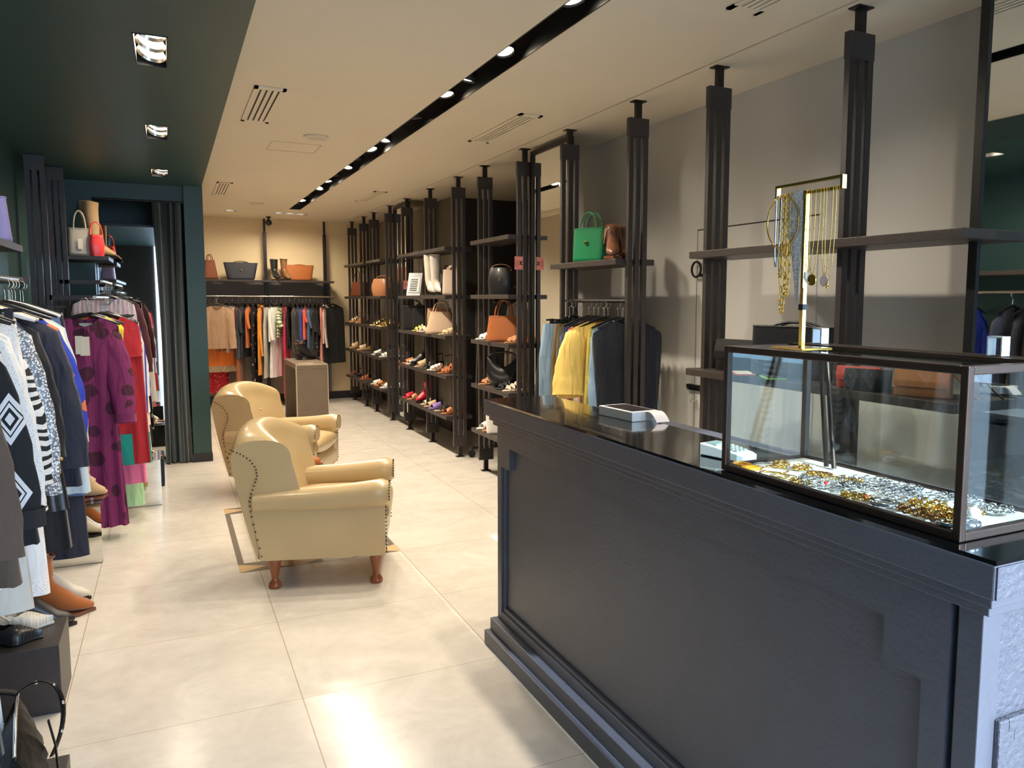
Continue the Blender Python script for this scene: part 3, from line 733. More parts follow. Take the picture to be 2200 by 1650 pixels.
# things lying on the counter
PB = thing('phone_box', 'white phone box with dark picture lid and flap, on the counter edge', 'box', (1.475, 2.41, 1.0805), math.radians(4))
obj('box_body', B(-.058, -.105, 0, .058, .105, .034), WHITEPL, PB, bevel=.002)
obj('lid_picture', B(-.046, -.088, .0342, .050, .090, .0348), M('dark_photo_print', (40, 32, 36), .3, noise=.9, nscale=25), PB)
fl_ = MB().grid(4, 6, lambda u, v: (.0+.056*u, -.106 - .065*v, .032 + .006*math.sin(3*v) - .030*v*v))
obj('flap', fl_, M('pinkish_card', (238, 226, 222), .55), PB, True)
CR = thing('card_reader', 'white card reader half behind the left end of the display case', 'card reader', (1.335, 1.655, 1.0805), math.radians(12))
obj('body', MB().loft([[(-.03+ .004*(k in (0,3)),-.065,0.001),(.03,-.065,.001),(.03,-.065,h),(-.03,-.065,h)] for k, h in ((0,.018),)] + [[(-.034,y,.001),(.034,y,.001),(.034,y,h),(-.034,y,h)] for y, h in ((-.05,.022),(.02,.030),(.075,.034))]), WHITEPL, CR, bevel=.003)
ky = MB()
for i in range(3):
    for j in range(4): ky.box(-.022+i*.016, -.04+j*.014, .026+j*.002, -.011+i*.016, -.031+j*.014, .0295+j*.002)
obj('keypad', ky, M('grey_keys', (176,178,180), .5), CR, bevel=.001)
obj('screen', B(-.024, .028, .032, .024, .066, .0362), M('pale_screen', (150,176,180), .2), CR)

# ---------------------------------------------------------------- armchairs
LEATHER = M('cream_leather', (188, 164, 120), .34, noise=.06, nscale=5, bump=.05, bscale=40, coat=.25)
LEG = M('turned_oak', (140, 78, 40), .3, noise=.2, nscale=30, coat=.3)
NAIL = M('dark_nails', (60, 44, 32), .35, .6)
def super_ring(y, cx_, cz_, a, b_, n=24, p=2.6):
    out = []
    for k in range(n):
        t = 2*PI*k/n; c, s = math.cos(t), math.sin(t)
        out.append((cx_ + a*math.copysign(abs(c)**(2/p), c), y, cz_ + b_*math.copysign(abs(s)**(2/p), s)))
    return out
def armchair(label, loc, rz):
    t = thing('armchair', label, 'armchair', loc, rz, 'cream leather armchairs')
    HW = .32
    # side panels and base, x forward, y left
    for s in (-1, 1):
        def side(u, v, s=s):
            z = .165 + .335*v
            x = -.315 - .05*v + (.62 + .055*v)*u
            bul = .012*math.sin(PI*v)*math.sin(PI*u)
            return (x, s*(HW + bul), z)
        m = MB().grid(12, 8, side)
        m.grid(12, 8, lambda u, v, s=s: (side(u, v)[0], s*(HW-.10), side(u, v)[2]))
        m.grid(12, 2, lambda u, v, s=s: (side(u, 0)[0], s*(HW - .10*v), .165))
        m.grid(2, 8, lambda u, v, s=s: (side(1, v)[0], s*(HW - .10*u), side(1, v)[2]))
        m.grid(2, 8, lambda u, v, s=s: (side(0, v)[0], s*(HW - .10*u), side(0, v)[2]))
        obj('side_panel', m, LEATHER, t, True)
        # rolled arm: thick roll that overhangs the side, swelling and rising to the front
        rings = []
        for i in range(17):
            u = i/16; x = -.345 + .68*u
            r = .050 + .026*u
            e = 1.0 if u < .93 else (1 - ((u-.93)/.07)**2*.30)
            zc = .462 + .030*u + .006*math.cos(u*5)
            rings.append([(x, s*(HW-.040) + p[0], zc + p[2]) for p in super_ring(0, 0, 0, (.064+.008*u)*e, r*e, 20, 2.3)])
        arm = obj('arm', MB().loft(rings), LEATHER, t, True)
        nb = MB()
        for k in range(16):
            a = -PI*.15 + PI*1.3*k/15
            nb.ball((.331, s*(HW-.042)+.058*math.cos(a), .492+.060*math.sin(a)), .0042, 6, 4)
        for k in range(12): nb.ball((.312, s*(HW-.012), .20+.02*k), .0042, 6, 4)
        obj('nail_trim', nb, NAIL, arm, True)
    obj('front_panel', MB().grid(10, 6, lambda u, v: (.298 + .014*math.sin(PI*v), -HW+.05+(2*HW-.1)*u, .165+.15*v)).box(-.3, -HW+.08, .165, .29, HW-.08, .24), LEATHER, t, True)
    # seat cushion
    rings = []
    for i in range(13):
        y = -.245 + .49*i/12; e = math.sin(PI*min(1, max(0, (i+.6)/13.2)))**.25
        rings.append([(p[0], y, p[2]) for p in super_ring(0, .06, .378, .275*(.93+.07*e), .075*e + .012*math.sin(PI*i/12), 24, 3.6)])
    obj('seat_cushion', MB().loft(rings), LEATHER, t, True)
    # back: leaning roll-topped back whose sides wrap forward as thick wings
    def rear(z): return -.335 - .130*(z-.165)/.6
    def front(z, q):
        c = -.185 - .13*(z-.40)/.4
        w = -.090 - .075*max(0, z-.42)/.3 - .10*max(0, .42-z)
        k = abs(q)**2.4
        return c*(1-k) + w*k
    def back(u, v):
        q = 2*v - 1; aq = abs(q)
        top = .850 - .062*aq**3; zt = top - .105; hw = .312
        if u < .36:
            k = u/.36; z = .165 + (zt-.165)*k; x = rear(z) - .010*math.sin(PI*k)
        elif u < .66:
            k = (u-.36)/.30; a = PI*(1-k); r0, f0 = rear(zt), front(zt, q)
            x = (r0+f0)/2 + (f0-r0)/2*math.copysign(abs(math.cos(a))**.8, math.cos(a)); z = zt + .105*math.sin(a)**.8
        else:
            k = (u-.66)/.34; z = zt + (.34-zt)*k; x = front(z, q) + .014*math.sin(PI*k)*(1-aq)
        edge = 1 - .035*max(0, (aq-.8)/.2)**2 + .02*math.sin(PI*min(1, u*1.3))
        return (x, q*hw*edge, z)
    bm2 = MB().grid(48, 26, back)
    for v in (0, 1):
        n0 = 20; ctr = back(.2, v)
        # side face: strips between rear line and front line
        ys_ = back(.2, v)[1]
        for k in range(n0):
            pass
        rim = [back(i/48, v) for i in range(49)]
        o_ = len(bm2.v); m_ = (-.26, ys_*1.045, .52); bm2.v.append(m_)
        for p in rim: bm2.v.append(p)
        for i in range(48): bm2.f.append((o_, o_+1+i, o_+2+i))
    bk = obj('backrest', bm2, LEATHER, t, True)
    nb = MB()
    prof = [(.19,.030),(.30,.032),(.40,.034),(.47,.040),(.52,.062),(.57,.092),(.61,.112),(.65,.116),(.69,.098),(.72,.066),(.738,.03)]
    for s in (-1, 1):
        n1 = 26
        for k in range(n1):
            f_ = k/(n1-1)*(len(prof)-1); i_ = min(int(f_), len(prof)-2); w_ = f_-i_
            z = prof[i_][0]*(1-w_)+prof[i_+1][0]*w_; d = prof[i_][1]*(1-w_)+prof[i_+1][1]*w_
            yy = .312 + .012*(1 - min(1, abs(z-.52)/.35)) + .006
            nb.ball((rear(z)+d, s*yy, z), .0046, 6, 4)
        for k in range(7):
            y_ = .07+.036*k
            nb.ball((rear(.74)-.006, s*y_, .745 - .062*(y_/.312)**3), .0046, 6, 4)
    obj('nail_trim', nb, NAIL, bk, True)
    crease = MB()
    for y_, z_ in ((-.10, .62), (.10, .62)): crease.ball((-.243, y_, z_), .012, 10, 6)
    obj('back_button', crease, LEATHER, bk, True)
    obj('rear_panel', MB().box(-.33, -.295, .165, -.22, .295, .40), LEATHER, t)
    for x in (-.26, .255):
        for s in (-1, 1):
            prof = [(.030,.170),(.034,.15),(.031,.12),(.023,.085),(.0165,.052),(.019,.040),(.030,.028),(.034,.014),(.030,.001)]
            obj('leg', MB().lathe(prof[::-1], 18, (x, s*(HW-.065), 0)), LEG, t, True)
    return t
def chair_at(label, rearright, ang):
    a = math.radians(ang); ca, sa = math.cos(a), math.sin(a)
    lx, ly = -.26, -(.32-.065)
    armchair(label, (rearright[0]-(ca*lx-sa*ly), rearright[1]-(sa*lx+ca*ly), 0), a)
chair_at('cream leather armchair nearest the camera, standing on the stone inlay', (.441, 4.215), -16.5)
chair_at('cream leather armchair half hidden behind the nearer one', (.444, 6.32), -27)

# ---------------------------------------------------------------- plinths, console, curtain, extinguisher
def mplinth(label, x0, x1, y0, y1, h):
    p = thing('mirrored_plinth', label, 'plinth', (x0, y0, 0), 0, 'mirrored plinths')
    w, d = x1-x0, y1-y0
    obj('core', B(.004,.004,.001,w-.004,d-.004,h-.004), BLACK, p)
    obj('mirror_face', B(0,0,.004,w,.0035,h), MIRROR, p); obj('mirror_side', B(w-.0035,.0036,.004,w,d,h), MIRROR, p)
    obj('mirror_top', B(0,.0036,h-.0035,w-.0036,d,h), MIRROR, p)
mplinth('mirrored plinth nearer the camera, carrying a tan ankle boot', -.82, -.391, 5.05, 5.45, .325)
mplinth('mirrored plinth in front of the fitting room curtain', -.52, -.099, 6.31, 6.68, .335)
tag(obj('wooden_plinth', B(-.88, 3.243, .001, -.402, 3.535, .253), WENGE, None, bevel=.002), 'dark brown wooden plinth block under the pointed pumps', 'plinth')
tag(obj('wooden_plinth', B(-.88, 2.30, .001, -.318, 2.66, .135), WENGE, None, bevel=.002), 'low dark plinth block at the bottom left corner under the black bag', 'plinth')
tag(obj('low_stand', B(-.42, 6.95, .001, -.085, 7.35, .22), BLACK, None, bevel=.003), 'low black display stand with sandals beside the curtain', 'stand')

SUEDE = M('grey_brown_leather', (112, 98, 82), .55, noise=.14, nscale=8, bump=.08, bscale=60)
STITCH = M('pale_stitching', (222, 208, 180), .6)
cn = thing('console_table', 'grey brown leather waterfall console with pale stitched edges', 'console', (0,0,0))
KX0, KX1, KY0, KY1, KZ = 1.285, 1.648, 9.46, 10.52, .745
obj('top', B(KX0, KY0, KZ-.06, KX1, KY1, KZ), SUEDE, cn, bevel=.004)
for y0, y1 in ((KY0, KY0+.07), (KY1-.07, KY1)): obj('side_panel', B(KX0, y0, .002, KX1, y1, KZ-.061), SUEDE, cn, bevel=.004)
sx = MB()
n = 26
for k in range(n): sx.box(KX0+.006+(KX1-KX0-.012)*k/n, KY0-.0015, KZ-.012, KX0+.006+(KX1-KX0-.012)*(k+.5)/n, KY0+.006, KZ+.0015)
for x in (KX0, KX1-.006): sx.box(x, KY0-.0015, .01, x+.006, KY0+.002, KZ-.012)
sx.box(KX0-.0015, KY0+.0, KZ-.06, KX0+.001, KY0+.006, KZ)
obj('stitching', sx, STITCH, cn)
lt = MB()
xx = 1.34
for k, w in enumerate((.018,.0,.014,.012,.013,.014,.012,.013,.012)):
    if w: lt.box(xx, 9.60, KZ+.0004, xx+w, 9.66, KZ+.0012)
    xx += w+.007 if w else .012
obj('lettering', lt, STITCH, cn)

VELVET = M('teal_velvet', (20, 46, 50), .75, noise=.2, nscale=6, sheen=.6)
def curt(u, v):
    x = -.105 + .24*u; amp = .028 + .012*v
    pinch = 1 - .10*math.sin(PI*v)
    ph = 9*u*PI
    return ((x-.03)*pinch + .03 + .010*math.sin(ph*1.3+2*v) + (.02*v*(1-u)), 7.885 + amp*math.sin(ph + .8*math.sin(2.2*v)) , 2.345 - 2.335*v)
ctn = thing('velvet_curtain', 'dark teal velvet fitting room curtain drawn aside by the green column', 'curtain', (0,0,0))
obj('drape', MB().grid(90, 24, curt), VELVET, ctn, True)
obj('curtain_rail', MB().tube([(-.56, 7.885, 2.352), (.145, 7.885, 2.352)], .008, 8), BLACK, ctn, True)
fm_ = thing('fitting_mirror', 'large fitting room mirror seen through the gap left of the curtain', 'mirror', (-.56, 8.10, 0))
obj('mirror_glass', B(0, 0, .03, .60, .006, 2.14), MIRROR, fm_)
obj('frame', MB().box(-.02,-.004,.01,0,.012,2.16).box(.60,-.004,.01,.62,.012,2.16).box(0,-.004,2.14,.60,.012,2.16), BLACK, fm_)
fe = thing('fire_extinguisher', 'red fire extinguisher on the floor between curtain and green column', 'extinguisher', (.150, 8.28, 0))
RED = M('extinguisher_red', (170, 24, 30), .3, coat=.5)
obj('cylinder', MB().lathe([(.06,.004),(.066,.02),(.066,.36),(.055,.41),(.025,.44),(.022,.455)], 20), RED, fe, True)
obj('valve', MB().lathe([(.02,.455),(.02,.49),(.012,.50)], 12).box(-.008,-.07,.495,.008,.02,.508).box(-.008,-.075,.525,.008,.02,.536), BLACK, fe)
obj('hose', MB().tube([(.02,0,.47),(.06,-.02,.46),(.076,-.02,.36),(.076,-.02,.18)], .008, 8), BLKPL, fe, True)
obj('label', MB().grid(6, 2, lambda u, v: (.0672*math.cos(-2.3+1.1*u), .0672*math.sin(-2.3+1.1*u), .23+.07*v)), WHITEPL, fe)

# ---------------------------------------------------------------- garments
FAB = lambda n, c, **k: M('fabric_' + n, c, k.pop('rough', .85), bump=.12, bscale=220, noise=k.pop('noise', .10), nscale=k.pop('nscale', 9), sheen=k.pop('sheen', .15), folds=.6, **k)
def garment_body(L, prof, th=.04, neck=.085, drop=.075, wave=.010, k=5, ph=0.0, slope=.055, open_front=False, hemcurve=0.0, nu=18, nv=16):
    """closed cloth shell hung from the shoulders. prof: (v, half width) pairs"""
    def hw(v):
        for (a, wa), (b_, wb) in zip(prof, prof[1:]):
            if v <= b_: return wa + (wb-wa)*((v-a)/(b_-a) if b_ > a else 0)
        return prof[-1][1]
    def pt(w, v):
        front = w < .5
        u = (w*4 - 1) if front else (3 - w*4)
        h = hw(v); x = h*math.sin(u*PI/2)
        un = abs(x)/max(prof[0][1], .01)
        nk = neck/prof[0][1]
        fade = (1-v)**4
        if un < nk: top = -.012 - (drop if front else drop*.25)*math.cos(un/nk*PI/2)
        else: top = -.012 - slope*((un-nk)/(1-nk))**1.2
        t = th*(.25 + .75*min(1, v*5))*math.sqrt(max(0, 1-u*u*.96))
        if un < nk: t = max(t, .028*math.cos(un/nk*PI/2))
        y = (-t if front else t) + wave*min(1, v*2.5)*(.35+v)*math.sin(k*u*PI + ph + (0 if front else 1.3))
        z = top*fade + (-L*v if v > 0 else 0) + hemcurve*v*v*(u*u-.5)
        return (x, y, z)
    return MB().grid(nu*2, nv, pt, closed_u=True)
def sleeve(s, sh, L, r0=.075, r1=.05, spread=.05, fwd=-.02, puff=0.0, top=-.055, n=12):
    pts, rr = [], []
    for i in range(n+1):
        v = i/n
        pts.append((s*(sh-.068 + spread*math.sin(v*PI/2)**.8 + .015*v), fwd*v*v*2, top - .035 - (L-.05)*v))
        rr.append((r0 + (r1-r0)*v + puff*math.sin(PI*v)**1.5)*(.55 if i == 0 else 1) + .003*math.sin(i*2.1))
    return MB().tube(pts, rr, 12, caps=False, flat=.40, up=(0, 1, 0))
def trousers(L, w=.19, hem=.11, ph=0.0, th=.020):
    m = MB(); hip = .22
    def ring(c, a, z, t, k=0):
        return [(c + a*math.cos(2*PI*i/16), t*math.sin(2*PI*i/16) + .006*math.sin(3*2*PI*i/16 + ph + z*9), z) for i in range(16)]
    m.loft([ring(0, w*(.86+.14*j/3), -hip*j/3, th) for j in range(4)], caps=False)
    for s in (-1, 1):
        m.loft([ring(s*(w*.5 + (hem-w*.5)*.12*j/8), w*.5 + (hem-w*.5)*j/8*.8, -hip-(L-hip)*j/8, th*(1+.15*j/8)) for j in range(9)], caps=False)
    return m
HOOK = MB().tube([(0,0,-.002),(0,0,.05)] + [(.019*math.sin(a), 0, .083 - .021*math.cos(a)) for a in [-.2, .25, .7, 1.2, 1.7, 2.2, 2.7, 3.2, 3.7, 4.1]], .0022, 6)
BAR = MB().tube([(-.185,0,-.058),(-.14,0,-.042),(-.06,0,-.012),(0,0,.004),(.06,0,-.012),(.14,0,-.042),(.185,0,-.058)], [.006,.009,.011,.012,.011,.009,.006], 8, flat=1.0)
CLIPB = MB().tube([(-.17,0,-.02),(.17,0,-.02)], .006, 8).box(-.006,-.005,-.02,.006,.005,.004)
PROTO = {}
def hanger(loc, rz, label, clip=False, white=False, wood=False):
    key = (clip, white, wood)
    root = thing('clothes_hanger', label, 'hanger', loc, rz, 'clothes hangers')
    if key not in PROTO:
        pm = WHITEPL if white else (M('pale_wood_hanger', (222, 200, 160), .4) if wood else BLKPL)
        a = obj('hook', HOOK, CHROME, root, True); b_ = obj('shoulder_bar', CLIPB if clip else BAR, pm, root, True)
        ks = [a, b_]
        if clip:
            for s_ in (-1, 1): ks.append(obj('clip', MB().box(s_*.13-.012, -.010, -.062, s_*.13+.012, .010, -.012), pm, root))
        PROTO[key] = ks
    else:
        for ch in PROTO[key]:
            c = ch.copy(); C.objects.link(c); c.parent = root
    return root
ROD_DROP = .106   # neck of the hanger below the rod
GN = 0
def garment(kind, name, label, short, cat, loc, rz, mat, group, L=.65, sh=.20, hem=.24, slv=0, smat=None, hang='black', **k):
    """one garment, its sleeves and trims, and the hanger it is on. loc is the hanger neck."""
    global GN; GN += 1
    ph = GN*1.7
    t = thing(name, label, cat, loc, rz, group)
    sl = dict(r0=k.pop('r0', .068)*.92, r1=k.pop('r1', .046)*.92, spread=k.pop('spread', .03), puff=k.pop('puff', 0.0), fwd=k.pop('fwd', -.02))
    trim = k.pop('trim', None); cuff = k.pop('cuff', None); hemband = k.pop('band', None); button = k.pop('button', None)
    if kind == 'top':
        prof = k.pop('prof', [(0, sh), (.12, sh+.012), (.45, (sh+hem)/2), (1, hem)])
        body = obj('body', garment_body(L, prof, ph=ph, **k), mat, t, True)
        if hemband:
            (z0, z1, hm) = hemband; f0, f1 = -z0/L, -z1/L
            def ring(v, g=1.03):
                h = prof[-2][1] + (prof[-1][1]-prof[-2][1])*max(0, (v-prof[-2][0])/(1-prof[-2][0]))
                return [(h*g*math.cos(2*PI*i/24), (.046*g)*math.sin(2*PI*i/24) + .008*math.sin(4*PI*i/24*2+ph), -L*v) for i in range(24)]
            obj('hem_band', MB().loft([ring(f0), ring((f0+f1)/2), ring(f1)], caps=False), hm, t, True)
        if slv:
            for s in (-1, 1):
                so = obj('sleeve', sleeve(s, sh, slv, **sl), smat or mat, t, True)
                if cuff:
                    c = MB().tube([(s*(sh-.068+sl['spread']+.015), sl['fwd']*1.6, -.09-slv+.05-q) for q in (-.055, .0)], sl['r1']*1.12, 12, caps=False, flat=.62, up=(0,1,0))
                    obj('cuff', c, cuff, so, True)
                if button:
                    obj('button', MB().ball((s*(sh+.015), sl['fwd']*2-.030, -.09-slv+.10), .011, 10, 8, sy=.6), GOLD, so, True)
        if trim == 'collar':
            obj('collar', MB().tube([(.075*math.cos(a), -.005+.036*math.sin(a), -.022-.03*max(0, -math.sin(a))) for a in [2*PI*i/20 for i in range(20)]], .012, 8, closed=True), smat or mat, t, True)
        if trim == 'lapel':
            lp = MB()
            for s in (-1, 1): lp.add([(s*.07,-.040,-.03),(s*.115,-.046,-.13),(s*.085,-.048,-.17),(s*.012,-.050,-.36),(s*.004,-.048,-.36),(s*.03,-.040,-.06)], [(0,1,2,3,4,5)])
            obj('lapel', lp, mat, t)
        if trim == 'tag':
            tg = obj('swing_tag', MB().box(-.028,-.052,-.245,.022,-.049,-.13).box(-.052,-.055,-.235,-.012,-.053,-.125), M('cream_card', (232, 222, 200), .6), t)
            obj('neck_label', B(-.035, .012, -.072, .035, .014, -.050), M('cream_card', (232, 222, 200), .6), t)
    elif kind == 'trousers':
        m = trousers(L, w=k.pop('w', .17), hem=k.pop('leg', .11), ph=ph).move(0, 0, -.045)
        obj('legs', m, mat, t, True)
        obj('waistband', MB().loft([[(k.get('ww', .15)*math.cos(2*PI*i/16), .022*math.sin(2*PI*i/16), z) for i in range(16)] for z in (-.048, -.088)], caps=False), smat or mat, t, True)
    elif kind == 'skirt':
        prof = [(0, sh), (.2, sh+.03), (1, hem)]
        def hw(v): return sh + (hem-sh)*v**.8
        obj('skirt', MB().grid(40, 14, lambda w, v: (hw(v)*math.cos(2*PI*w), (.03+.02*v)*math.sin(2*PI*w) + .014*v*math.sin(12*PI*w+ph), -.045-L*v), closed_u=True), mat, t, True)
        obj('waistband', MB().loft([[((sh+.004)*math.cos(2*PI*i/20), .033*math.sin(2*PI*i/20), z) for i in range(20)] for z in (-.046, -.085)], caps=False), smat or mat, t, True)
    hanger(loc, rz, ('%s hanger holding the %s' % ({'black': 'black', 'white': 'white', 'wood': 'pale wooden'}[hang], short)), kind != 'top', hang == 'white', hang == 'wood')
    return t

# colours of cloth
BLAZ = FAB('taupe', (88, 73, 60)); LACE = P('white_lace', 'dots', (238, 236, 232), (210, 207, 202), 130, .85, thr=.30)
WHT = FAB('white', (236, 234, 230)); DIAM = P('black_white_diamond', 'diamond', (24, 24, 28), (224, 222, 220), 7.5, .85)
ZEB = P('zebra_print', 'zebra', (226, 224, 220), (22, 22, 24), 9, .7, thr=.52); BLK = FAB('black', (24, 24, 28)); NVY = FAB('navy', (32, 36, 52))
SEQ = P('silver_sequins', 'dots', (120, 122, 126), (236, 238, 240), 130, .22, thr=.45); CREAMF = FAB('cream', (232, 222, 200))
GRYF = FAB('grey', (132, 130, 130)); COB = P('cobalt_floral', 'floral', (34, 56, 168), (214, 110, 70), 9, .7, thr=.34); LBLU = FAB('pale_blue', (188, 206, 214))
DEN = FAB('mid_denim', (84, 108, 146)); LDEN = FAB('light_denim', (136, 166, 194), noise=.18); LILG = FAB('grey_lilac', (122, 112, 128))
PURP = P('plum_print', 'floral', (124, 36, 88), (72, 20, 48), 8, .8, thr=.47); PLUM = FAB('plum', (128, 40, 92)); CRIM = FAB('crimson', (168, 26, 40)); TEAL = FAB('teal', (10, 142, 132)); PUR2 = FAB('violet', (92, 42, 120))
PNK = FAB('bubblegum_pink', (232, 118, 158)); GRN = FAB('grass_green', (52, 146, 72)); YEL = FAB('lemon', (226, 206, 40)); BSTR = P('blue_stripe', 'stripes', (238, 236, 238), (70, 76, 170), 38, .8, thr=.62)
PSTR = P('pink_stripe', 'stripes', (226, 190, 204), (244, 236, 238), 34, .8); LILA = FAB('lilac', (202, 176, 200)); MAR = FAB('maroon', (74, 24, 34)); CAMO = P('camo_floral', 'floral', (150, 128, 70), (70, 68, 48), 14, .8, thr=.46)
LGRN = FAB('pale_green', (172, 216, 160)); TANB = FAB('tan_blouse', (176, 142, 112)); ORA = FAB('burnt_orange', (206, 108, 38)); REDP = P('red_print', 'dots', (188, 30, 44), (224, 110, 84), 26, .8, thr=.3); RUSTP = P('rust_print', 'floral', (170, 120, 92), (120, 74, 52), 22, .8, thr=.44)
SAGE = FAB('pale_sage', (206, 206, 190)); RUST = FAB('rust', (156, 84, 42)); MUST = FAB('mustard', (226, 148, 44)); BFLO = P('black_floral', 'dots', (26, 25, 30), (220, 196, 180), 13, .8, thr=.22); GZEB = P('green_zebra', 'zebra', (226, 226, 208), (110, 130, 70), 6, .8)
LEAB = M('black_leather', (26, 25, 27), .32, coat=.3, bump=.1, bscale=50); OLVD = FAB('dark_olive', (62, 58, 50)); COBP = FAB('cobalt', (58, 68, 168)); CORA = FAB('coral', (232, 88, 66)); SALM = FAB('salmon', (232, 152, 134)); PPNK = FAB('pale_pink', (222, 196, 188)); HPNK = FAB('hot_pink', (226, 34, 82))
KHA = FAB('khaki_brown', (126, 98, 58)); OLV = FAB('olive', (104, 100, 74)); NSTR = P('indigo_stripe', 'stripes', (62, 72, 104), (48, 56, 88), 60, .85); PWST = P('pink_white_check', 'stripes', (240, 216, 200), (222, 150, 150), 30, .8, thr=.7); YELB = FAB('buttercup', (240, 204, 110)); OLG = FAB('yellow_green', (196, 184, 96)); MGRN = FAB('moss_green', (90, 110, 68)); CKED = P('red_check', 'stripes', (180, 70, 80), (230, 170, 170), 40, .85, axis=2)
FLOC = P('cream_floral', 'dots', (222, 210, 190), (170, 70, 70), 12, .8, thr=.16); CRLACE = P('cream_lace', 'dots', (230, 212, 176), (196, 168, 126), 40, .85, thr=.34)

# --- rail on the green wall at the left picture edge
G1 = 'clothes on the front left rail'
def L1(y, *a, **k):
    rz = k.pop('rz', 0) + random.uniform(-.04, .04)
    if a[0] == 'top':
        k['sh'] = k.get('sh', .2)*.80; k['spread'] = k.get('spread', .03) + .065; k['slope'] = .105; k['neck'] = .07
    return garment(a[0], a[1], a[2], a[3], a[4], (-.62 + k.pop('dx', 0), y, 1.582-ROD_DROP), rz, a[5], G1, **dict({'th': .03, 'wave': .008} if a[0] == 'top' else {}, **k))
L1(2.06, 'top', 'long_coat', 'black long coat nearest the shop front, seen mainly in the mirror', 'long black coat nearest the front', 'coat', BLK, L=1.0, sh=.20, hem=.25, slv=.56)
L1(2.22, 'top', 'blouse', 'white blouse beside the long black coat near the shop front', 'white blouse next to the front coat', 'blouse', WHT, L=.66, sh=.19, hem=.23, slv=.5)
L1(2.40, 'top', 'jacket', 'taupe brown blazer with gold cuff button at the left picture edge', 'taupe blazer', 'jacket', BLAZ, L=.72, sh=.215, hem=.25, slv=.60, r1=.055, trim='lapel', button=True)
L1(2.54, 'top', 'lace_dress', 'long white lace dress hanging just behind the taupe blazer', 'long white lace dress', 'dress', LACE, L=1.25, sh=.185, hem=.222, slv=.72, cuff=LACE, dx=-.05)
L1(2.72, 'top', 'cardigan', 'black cardigan with white diamond pattern near the left edge', 'black diamond cardigan', 'cardigan', DIAM, L=.70, sh=.21, hem=.25, slv=.60, r1=.062, cuff=BLK)
L1(2.86, 'trousers', 'trousers', 'pale grey wide trousers under the white tunic', 'pale grey trousers', 'trousers', FAB('stone', (206, 202, 190)), L=.90, leg=.125)
L1(2.98, 'top', 'shirt', 'white broderie shirt with openwork cuffs behind the diamond cardigan', 'white broderie shirt', 'shirt', LACE, L=.74, sh=.20, hem=.225, slv=.60, r1=.06, trim='collar', dx=-.01)
L1(3.12, 'top', 'tunic', 'long plain white tunic with curved hem behind the broderie shirt', 'long white tunic', 'tunic', WHT, L=.92, sh=.195, hem=.235, slv=.55, hemcurve=.05, dx=-.02)
L1(3.24, 'trousers', 'trousers', 'white eyelet trousers showing below the white tunic', 'white eyelet trousers', 'trousers', LACE, L=.98, leg=.12)
L1(3.31, 'top', 'blouse', 'black and white zebra print blouse with bow sleeve', 'zebra print blouse', 'blouse', ZEB, L=.74, sh=.21, hem=.25, slv=.60, r1=.07, puff=.01, dx=-.05)
L1(3.40, 'top', 'sequin_top', 'silver sequin top behind the zebra blouse', 'silver sequin top', 'top', SEQ, L=.70, sh=.20, hem=.24, slv=.58, hang='white')
L1(3.48, 'top', 'leather_vest', 'black leather vest on a pale wooden hanger', 'black leather vest', 'vest', LEAB, L=.78, sh=.20, hem=.25, hang='wood')
L1(3.58, 'top', 'dress', 'long black dress between zebra blouse and navy blazer', 'long black dress', 'dress', BLK, L=.96, sh=.20, hem=.24, slv=.55)
L1(3.70, 'top', 'jacket', 'navy blazer with gold cuff button on the front left rail', 'navy blazer', 'jacket', NVY, L=.74, sh=.225, hem=.26, slv=.62, r0=.085, r1=.075, trim='lapel', button=True, dx=.015)
L1(4.43, 'trousers', 'trousers', 'dark navy wide trousers reaching nearly to the floor', 'navy wide trousers', 'trousers', NVY, L=1.20, leg=.13, w=.19)
L1(4.04, 'top', 'blouse', 'cobalt blue blouse with orange floral print', 'cobalt floral blouse', 'blouse', COB, L=.70, sh=.215, hem=.25, slv=.58, r1=.07, puff=.02)
L1(4.13, 'top', 'jacket', 'cream jacket between the cobalt blouse and pale blue shirt', 'cream jacket', 'jacket', CREAMF, L=.68, sh=.225, hem=.26, slv=.62, trim='lapel', hang='white')
L1(4.21, 'top', 'shirt', 'pale blue shirt with pointed collar on the front left rail', 'pale blue shirt', 'shirt', LBLU, L=.88, sh=.225, hem=.26, slv=.60, trim='collar')
L1(4.29, 'skirt', 'denim_skirt', 'mid blue denim skirt low between the pale shirt and grey coat', 'blue denim skirt', 'skirt', DEN, L=.86, sh=.16, hem=.24)
L1(4.36, 'top', 'coat', 'long grey coat with straight hem, near the far end of the front left rail', 'long grey coat', 'coat', GRYF, L=.80, sh=.23, hem=.27, slv=.58, dx=-.03)
L1(4.50, 'trousers', 'trousers', 'grey lilac trousers at the far end of the front left rail', 'grey lilac trousers', 'trousers', LILG, L=1.12, leg=.10)

